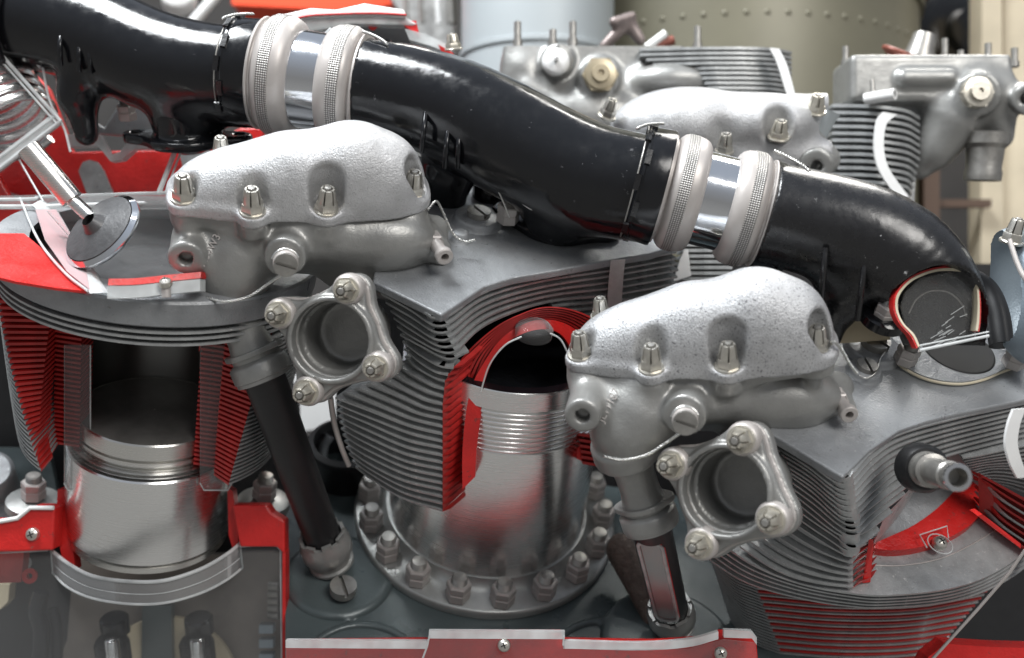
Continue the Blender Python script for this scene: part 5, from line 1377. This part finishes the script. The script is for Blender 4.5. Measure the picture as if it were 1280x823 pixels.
t = thing('valve', 'polished valve with a long stem reaching down from the spring', 'valve', Q(80, 240, -130))
vz = on_plane(142, 300, a1, a1.dot(C1) + tq1 + 20)[2]
m = MB(); v0, v1 = Q(35, 185, vz + 30), Q(150, 320, vz); m.tube([v0, Q(90, 250, vz + 15)], 13, 24); m.tube([Q(90, 250, vz + 15), Q(118, 276, vz + 40)], 8, 16); m.build('valve_stem', M['piston'], t, 50)
vd = nrm(nrm(v1 - v0) + A(0, 0, -0.9)); m = MB(); m.lathe(Q(126, 288, vz + 55), vd, [(-3, 45), (1, 50), (4, 50), (7, 47), (6, 44)], 64); m.build('valve_rim', M['chrome'], t, 45)
m = MB(); m.lathe(Q(126, 288, vz + 55), vd, [(-20, 8), (-10, 14), (-4, 44), (5, 44), (5, 0.1)], 64); m.build('valve_head', M['chamber'], t, 45)
t = thing('acrylic_head_block', 'clear acrylic head block with white frosted edges above the left cylinder', 'acrylic block', Q(120, 300, -60))
ha = a1.dot(C1) + tq1 + 8
zf = lambda x, y: max(-50.0, on_plane(x, y, a1, ha)[2] + 4)
plate_px('block_pane', [(-60, 246), (240, 240), (240, 262), (60, 262), (-60, 262)], -40, 3, M['hazy'], t)
edges = [([(-60, 250), (40, 249), (60, 246), (240, 240)], 2.2), ([(-60, 259), (60, 258), (240, 252)], 3.0), ([(25, 248), (48, 300), (80, 340), (110, 364)], 1.6), ([(24, 200), (54, 252)], 1.2), ([(220, 186), (198, 243)], 3.4), ([(226, 190), (206, 243)], 1.4), ([(-40, 30), (0, 38), (30, 50), (50, 72), (58, 110), (64, 132), (80, 160), (88, 190)], 1.8), ([(-40, 55), (0, 60), (34, 68), (52, 84)], 3.5)]
for pts, r in edges:
    m = MB(); m.tube(spline([Q(x, y, zf(x, y) - 4) for x, y in pts], 24), r, 8); m.build('frosted_edge', M['edge'], t, 60)
bl_o = spline([Q(x, y, zf(x, y)) for x, y in ((50, 250), (72, 276), (100, 320), (128, 366))], 24); bl_i = spline([Q(x, y, zf(x, y)) for x, y in ((40, 256), (84, 306), (104, 342), (112, 367))], 24)
m = MB(); m.ribbon(bl_o, bl_i, A(0, 0, -16)); m.build('frosted_edge', M['edge'], t, 50)
so = spline([Q(x, y, on_plane(x, 372, a1, ha)[2] + 4) for x, y in ((134, 358), (170, 357), (207, 353), (250, 349))], 24)
m = MB(); m.ribbon(so, so - A(0, 13, 0), A(0, 0, -20)); m.build('frosted_edge', M['edge'], t, 50)
m = MB(); m.ribbon(so + A(0, 8, -4), so + A(0, 1, -2), A(0, 0, -20)); m.build('red_trim', M['red'], t, 50)
m = MB(); zs_ = on_plane(207, 372, a1, ha)[2] + 8; m.tube([Q(207, 356, zs_), Q(208, 372, zs_)], 5, 10); m.build('screw_shank', M['ringc'], t, 60)
put('crosshead_screw', XS, mat_at(Q(207, 354, zs_ + 2), (0, 0.8, 0.6), s=0.8), t)
plate_px('red_tinted_pane', [(44, 262), (70, 262), (104, 320), (112, 362), (84, 340), (56, 300)], None, 3, acrylic('rose_acrylic', (0.75, 0.35, 0.38), 0.75), t, zs=[zf(x, y) + 1 for x, y in ((44, 262), (70, 262), (104, 320), (112, 362), (84, 340), (56, 300))])

# ================================================================== red cut casing behind the first coupling
t = thing('cut_rocker_shell', 'white edged red shell cut open behind the left pipe coupling', 'shell', Q(450, 60, -150))
zb = -140
sh = [[(326, 34), (352, 18), (388, 10), (420, 12), (455, 4), (505, 12), (508, 22), (470, 18), (420, 20), (380, 22), (346, 32)],
      [(346, 32), (380, 22), (420, 20), (470, 18), (508, 22), (522, 30), (516, 32), (440, 30), (388, 40), (340, 46)]]
plate_px('shell_lip', sh[0], zb + 10, 20, M['white'], t, 0.002)
plate_px('shell_lip', sh[1], zb + 4, 18, M['edge'], t, 0.002)
m = MB(); m.tube(spline([Q(x, y, zb + 12) for x, y in ((346, 32), (380, 21), (420, 18), (470, 17), (508, 19))], 30), 1.6, 8); m.build('red_line', M['red'], t, 60)
plate_px('shell_wall', [(385, 40), (440, 30), (520, 30), (526, 50), (560, 58), (582, 84), (590, 90), (560, 100), (400, 100)], zb - 40, 12, M['black_dull'], t)
plate_px('shell_lip', [(506, 36), (530, 42), (556, 54), (566, 66), (558, 66), (540, 58), (512, 50)], zb + 6, 16, M['edge'], t)
plate_px('section_plate', [(498, 26), (520, 26), (524, 44), (510, 36)], zb + 2, 14, M['red'], t)
plate_px('section_plate', [(548, 56), (566, 66), (574, 82), (588, 78), (588, 86), (560, 84)], zb + 8, 14, M['red'], t)
m = MB(); m.lathe(Q(466, 33, zb - 10), (0, 0, 1), [(0, 6), (2, 6), (2, 0.1)], 20); m.build('red_spot', M['red'], t, 50)
add_nut(Q(567, 62, zb + 30), nrm(A(-0.1, 0.95, 0.3)), t, ZN, 0.75)
t = thing('acrylic_bracket', 'small clear acrylic piece standing behind the first chrome sleeve', 'acrylic piece', Q(418, 45, -60))
plate_px('acrylic_body', [(400, 46), (412, 34), (424, 40), (436, 50), (426, 60), (402, 60)], -60, 12, M['edge'], t, 0.001)

# ================================================================== heads in the second row, behind
def rear_head(T, z, s, label, kind):
    root = thing('rear_cylinder_head', label, 'cylinder head', Q(*T(0, 0), z))
    c = lambda x, y, dz=0: Q(*T(x, y), z + dz)
    return root, c
t, c = rear_head(lambda x, y: (x, y), -330, 1, 'pale grey finned cylinder head behind the middle black pipe with round cream plugs', 0)
t.location = Vector(Bv(Q(720, 110, -330))); WM[t.name] = Matrix.Translation(Vector(Bv(Q(720, 110, -330)))); t.matrix_basis = WM[t.name]
k3 = kz(-330)
def f_rh(P):
    d = d_box(P, Q(740, 90, -350), (112 * k3, 34 * k3, 50), np.eye(3), 8)
    d = smin(d, d_cap(P, Q(655, 95, -330), Q(640, 120, -330), 30 * k3, 20 * k3), 20)
    d = smin(d, d_ell(P, Q(740, 150, -330), (100 * k3, 45 * k3, 60)), 30)
    d = smin(d, d_ell(P, Q(840, 105, -310), (58 * k3, 26 * k3, 50)), 16)
    d = smin(d, d_cyl(P, Q(697, 76, -310), Q(697, 76, -270), 20 * k3, 3), 8)
    d = smin(d, d_cyl(P, Q(750, 98, -310), Q(750, 98, -268), 25 * k3, 3), 8)
    d = smin(d, d_cap(P, Q(660, 110, -300), Q(740, 150, -300), 12, 10), 18)
    return d
cast('head_casting', f_rh, Q(590, 230, -440) , Q(950, 40, -230), 5, M['housing'], t)
m = MB(); m.lathe(Q(695, 76, -266), (0, 0, 1), [(-6, 17 * k3), (0, 16 * k3), (3, 13 * k3), (3, 4), (18, 4), (20, 1)], 36); m.build('round_plug', M['white'], t, 40)
m = MB(); P = Q(750, 95, -266); hx = [P + A(math.cos(q), math.sin(q), 0) * 22 * k3 for q in np.radians(range(0, 360, 60))]; m.prism(hx, (0, 0, 10))
m.lathe(P, (0, 0, 1), [(0, 20 * k3), (14, 18 * k3), (15, 11 * k3), (20, 10 * k3), (20, 5), (16, 4), (16, 0.1)], 36); m.build('hex_plug', M['olive_bronze'], t, 40)
for i in range(11):
    y0 = 62 + i * 6.2; z0_ = -300; xl = 800 + max(0, i - 1) * 8 + (30 if i > 3 else 0)
    P = spline([Q(xl, y0 + 2, z0_ + 20), Q(890, y0, z0_ + 40), Q(960, y0 + 1, z0_ + 30), Q(990, y0 + 6, z0_ - 20)], 16)
    m = MB(); m.ribbon(P, P + A(0, 0, -70), A(0, 4.2, 0)); m.build('fin', M['fin'], t, 40)
m = MB(); m.ribbon(spline([Q(962, 60, -240), Q(972, 80, -240), Q(984, 118, -240)], 10), spline([Q(974, 61, -240), Q(984, 82, -240), Q(994, 118, -240)], 10), A(0, 0, -5)); m.build('baffle_strip', M['white'], t)
for x, y0, y1 in ((647, 28, 60), (691, 38, 62), (716, 28, 58), (872, 34, 64)):
    m = MB(); m.lathe(Q(x, y1, -330), (0, 1, 0), [(0, 7.5), (12, 7.5), (12, 5.6), ((y1 - y0) * k3, 5.6), ((y1 - y0) * k3 + 2, 3), ((y1 - y0) * k3 + 2, 0.1)], 16); m.build('stud', M['stud'], t, 40)
t = thing('valve_gear', 'brown grey valve levers and red cap on top of the rear grey head', 'valve gear', Q(790, 50, -380))
def f_vg(P): return smin(smin(d_cap(P, Q(755, 58, -380), Q(785, 28, -380), 8, 12), d_cap(P, Q(785, 28, -380), Q(800, 50, -380), 12, 9), 8), d_cap(P, Q(768, 28, -370), Q(790, 20, -370), 9, 7), 5)
cast('lever', f_vg, Q(730, 75, -410), Q(830, 0, -340), 3, mat('brown_lever', (0.22, 0.18, 0.17), 0.4, 0.4, var=0.2, vs=60), t)
m = MB(); m.tube([Q(808, 60, -370), Q(832, 42, -370)], 7, 12); m.build('white_lever', M['white'], t, 60)
m = MB(); m.tube([Q(820, 58, -375), Q(842, 50, -375)], 8, 12); m.build('red_cap', M['rust'], t, 60)

# third rocker box behind the second coupling
def T4(x, y): return (895 - (x - 375) * 0.85, 196 + (y - 272) * 0.86)
rb4 = thing('rocker_box', 'pale silver rocker box behind the second pipe coupling with copper toned nuts', 'rocker box', Q(910, 170, -160))
k4 = kz(-160); N4 = nrm(A(0, 0.80, 0.60))
dents = [(905, 188), (972, 170), (1012, 138), (762, 146)]
def f_c4(P):
    d = d_ell(P, Q(860, 160, -170), (98 * k4, 50 * k4, 66))
    d = smin(d, d_ell(P, Q(960, 158, -160), (62 * k4, 40 * k4, 60)), 30)
    d = smin(d, d_cap(P, Q(1000, 140, -160), Q(1036, 128, -170), 22 * k4, 12 * k4), 16)
    d = smin(d, d_cap(P, Q(985, 185, -150), Q(1028, 190, -150), 22, 18), 18)
    d = smin(d, d_cap(P, Q(930, 200, -150), Q(1000, 200, -150), 26, 22), 18)
    for x, y in dents[:2]:
        c_ = Q(x, y, -112); d = ssub(d, d_cap(P, c_ + N4 * 8, c_ + N4 * 60, 20, 24), 8); 
    return d
cast('rocker_cover', f_c4, Q(740, 250, -260), Q(1060, 90, -70), 3, M['silver'], rb4)
for x, y, z in ((905, 190, -112), (973, 172, -116), (1019, 140, -130), (758, 146, -140)): add_nut(Q(x, y, z), N4 + (A(0.3, 0, 0) if x == 758 else 0), rb4, ZN if x > 960 else CN, 0.92)
m = MB(); m.lathe(Q(1030, 150, -165), nrm(A(0.35, 0.9, 0.25)), [(-40, 13), (0, 15), (14, 18), (14, 14), (4, 12), (4, 0.1)], 36); m.build('bushing', M['pale'], rb4, 45)
def f_l4(P): return np.maximum(smin(d_cyl(P, Q(1018, 205, -150), Q(1020, 208, -118), 24, 4), d_cap(P, Q(1000, 170, -160), Q(1030, 200, -160), 24, 22), 12), -d_cyl(P, Q(1020, 208, -140), Q(1021, 209, -100), 8, 1))
cast('rocker_housing', f_l4, Q(970, 245, -200), Q(1065, 140, -100), 3, M['housing'], rb4)

# right rear head with hex plug and hanging sleeve
t = thing('rear_cylinder_head', 'pale grey head at upper right with hex plug, small tube and hanging sleeve', 'cylinder head', Q(1170, 120, -260))
kr = kz(-260)
def f_r2(P):
    d = d_box(P, Q(1150, 106, -290), (100 * kr, 29 * kr, 46), np.eye(3), 6)
    d = smin(d, d_box(P, Q(1075, 108, -300), (24 * kr, 26 * kr, 40), np.eye(3), 4), 6)
    d = smin(d, d_cap(P, Q(1215, 120, -270), Q(1170, 185, -280), 44, 30), 24)
    d = smin(d, d_cap(P, Q(1185, 150, -270), Q(1150, 210, -290), 40, 18), 20)
    d = smin(d, d_cyl(P, Q(1222, 118, -260), Q(1222, 118, -222), 27 * kr, 3), 8)
    d = smin(d, d_cap(P, Q(1245, 120, -270), Q(1250, 170, -270), 34, 20), 16)
    d = smin(d, d_cyl(P, Q(1285, 122, -250), Q(1286, 124, -215), 24, 3), 10)
    d = smin(d, d_cap(P, Q(1130, 98, -245), Q(1185, 98, -245), 15, 15), 6)
    return np.maximum(d, -d_cyl(P, Q(1283, 123, -240), Q(1284, 124, -200), 9, 1))
cast('head_casting', f_r2, Q(1005, 245, -380), Q(1330, 55, -195), 4, M['housing'], t)
m = MB(); P = Q(1219, 117, -216); hx = [P + A(math.cos(q), math.sin(q), 0) * 20 * kr for q in np.radians(range(0, 360, 60))]; m.prism(hx, (0, 0, 10))
m.lathe(P, (0, 0, 1), [(0, 19 * kr), (12, 18 * kr), (13, 12 * kr), (20, 11 * kr), (20, 4), (16, 3), (16, 0.1)], 36); m.build('hex_plug', M['zinc'], t, 40)
for i in range(17):
    y0 = 134 + i * 8.6; xl = 1040
    P = spline([Q(xl, y0, -270), Q(1085, y0 + 1, -232), Q(1130, y0 + 6, -236), Q(1150 - max(0, i - 6) * 2, y0 + 16, -262)], 16)
    m = MB(); m.ribbon(P, P + A(0, 0, -70), A(0, 4.6, 0)); m.build('fin', M['fin'], t, 40)
m = MB(); m.grid([[Q(1044, 130, -292), Q(1150, 130, -285)], [Q(1044, 300, -292), Q(1140, 300, -285)]]); m.build('fin_root', M['fin'], t)
Lp = spline([Q(1104, 140, -205), Q(1096, 152, -205), Q(1093, 185, -205), Q(1100, 215, -205), Q(1122, 248, -205)], 24); Rp = spline([Q(1122, 143, -205), Q(1108, 156, -205), Q(1105, 185, -205), Q(1112, 212, -205), Q(1136, 246, -205)], 24)
m = MB(); m.ribbon(Lp, Rp, A(0, 0, -5)); m.build('baffle_strip', M['white'], t, 60)
m = MB(); m.tube([Q(1082, 124, -225), Q(1118, 118, -195)], 8.5, 16, caps=False); m.lathe(Q(1118, 118, -195), nrm(Q(1118, 118, -195) - Q(1082, 124, -225)), [(0, 8.5), (1, 8), (1, 5), (-10, 5), (-10, 0.1)], 20); m.build('stub_tube', M['white'], t, 50)
m = MB(); m.tube([Q(1090, 100, -225), Q(1092, 124, -220)], 3.4, 12); m.lathe(Q(1091, 122, -222), (0, 1, 0.1), [(-5, 9), (-1, 10), (2, 9), (3, 4)], 20); m.build('pin', M['stud'], t, 50)
m = MB(); m.lathe(Q(1228, 226, -262), (0.05, 1, 0.1), [(0, 20), (0, 26), (10, 27), (18, 25), (48, 27), (50, 29), (54, 33), (70, 33), (72, 28)], 40); m.build('hanging_sleeve', M['stud'], t, 40)
for x, y0, y1 in ((1057, 58, 82), (1181, 48, 76), (1201, 63, 80), (1235, 54, 80), (1268, 60, 84)):
    m = MB(); m.lathe(Q(x, y1, -290), (0, 1, 0), [(0, 7), (8, 7), (8, 5), ((y1 - y0) * kr, 5), ((y1 - y0) * kr + 1, 0.1)], 16); m.build('stud', M['stud'], t, 40)
t = thing('valve_gear', 'grey rocker pad with copper red spring rings on the upper right head', 'valve gear', Q(1140, 60, -300))
m = MB(); m.tube([Q(1148, 74, -300), Q(1156, 44, -300)], np.array([24., 17.]), 24); m.build('rocker_pad', M['stud'], t, 50)
for q in range(3):
    m = MB(); P = Q(1124 + q * 3, 66 + q * 4, -298); x, y, z = basis(nrm(A(0.35, 0.9, 0.3))); m.tube([P + (x * math.cos(a) + y * math.sin(a)) * 24 for a in np.linspace(0, 6.283, 40)], 4.0, 8); m.build('spring_ring', M['rust'], t, 60)

# blue-grey rocker box at the right frame edge
t = thing('rocker_box', 'blue grey rocker box leaning in at the right edge of the frame', 'rocker box', Q(1270, 360, 120))
def f_r5(P):
    d = d_cap(P, Q(1262, 312, 70), Q(1272, 395, 80), 24, 28)
    d = smin(d, d_ell(P, Q(1300, 370, 90), (52, 84, 60)), 14)
    d = smin(d, d_cap(P, Q(1262, 306, 80), Q(1300, 300, 70), 18, 24), 8)
    return d
cast('rocker_cover', f_r5, Q(1205, 500, -20), Q(1370, 260, 190), 3, M['bluegrey'], t)
m = MB(); m.tube(spline([Q(1262, 300, 118), Q(1272, 330, 130), Q(1284, 352, 140), Q(1300, 366, 140)], 20), 3, 8); m.build('cover_seam', M['ringc'], t, 60)
add_nut(Q(1264, 303, 108), nrm(A(0.15, 0.9, 0.35)), t, CN, 0.95)
t = thing('black_hose', 'matt black curved hose between the acrylic mouth and the blue grey box', 'hose', Q(1240, 400, 60))
m = MB(); m.tube(spline([Q(1205, 345, 40), Q(1232, 362, 46), Q(1246, 392, 60), Q(1252, 432, 74)], 24), 14, 20); m.build('hose_body', M['black_dull'], t, 60)
# rear plate painted black for the shade inside the engine, seen in gaps
t = thing('rear_engine_body', 'engine body behind the cylinders, its plate painted black for the shade in gaps', 'engine body', Q(640, 420, -330))
plate_px('shade_plate', [(-150, 300), (330, 300), (330, 480), (372, 480), (372, 545), (420, 545), (420, 330), (850, 330), (1240, 330), (1330, 470), (1330, 860), (-150, 900)], -330, 20, M['black_dull'], t)
m = MB(); m.lathe(Q(432, 600, -290), nrm(A(0.1, 0.8, 0.55)), [(0, 50), (60, 50), (66, 56), (76, 56), (80, 48)], 40); m.build('dark_gland', M['black_dull'], t, 50)
m = MB(); m.tube(spline([Q(412, 545, -280), Q(404, 560, -280), Q(402, 590, -280)], 12), 8, 10); m.build('bent_tab', M['head'], t, 60)
# white baffle and fins seen between the middle cylinder and the second coupling
t = thing('rear_fin_block', 'dark finned block and white strip glimpsed under the second chrome sleeve', 'fin block', Q(880, 330, -150))
for q in range(7):
    m = MB(); m.box(Q(880, 308 + q * 7, -150), (34, 0, 0), (0, 2.2, 0), (0, 0, 26)); m.build('fin', M['fin'], t)
plate_px('white_strip', [(856, 312), (860, 312), (864, 345), (842, 352), (850, 325)], -120, 6, M['white'], t)
# grey rear head section between the left pipe and its rocker box
t = thing('dark_head_side', 'dark grey side of a head casting behind the middle rocker box', 'head casting', Q(300, 230, -240))
plate_px('side_wall', [(222, 180), (330, 165), (560, 175), (580, 330), (240, 330)], -232, 16, M['fin'], t)
t = thing('rear_bolt_block', 'small grey block with a bolt behind the right end of the middle rocker box', 'block', Q(522, 215, -60))
plate_px('block_body', [(508, 192), (528, 196), (533, 236), (520, 250), (508, 240)], -40, 20, M['head'], t, 0.001)

t = [o for o in bpy.data.objects if o.name.startswith('acrylic_head_block')][0]
vp = [(58, 264), (240, 258), (246, 350), (132, 360), (104, 316)]
plate_px('front_pane', vp, None, 3, M['clear'], t, zs=[zf(118, 276) + 75] * 5)
# kinds that repeat share a group
GR = {'rocker_box': 'rocker boxes bolted along the row of cylinders', 'engine_cylinder': 'finned engine cylinders in the front row', 'intake_pipe': 'black intake pipes joined end to end',
      'pipe_coupling': 'knurled couplings between the black pipes', 'pushrod_tube': 'pushrod tubes under the rocker boxes', 'rear_cylinder_head': 'cylinder heads in the rear row', 'valve_gear': 'valve gear on the rear heads'}
for o in bpy.data.objects:
    if o.parent is None and o.name.split('.')[0] in GR: o['group'] = GR[o.name.split('.')[0]]
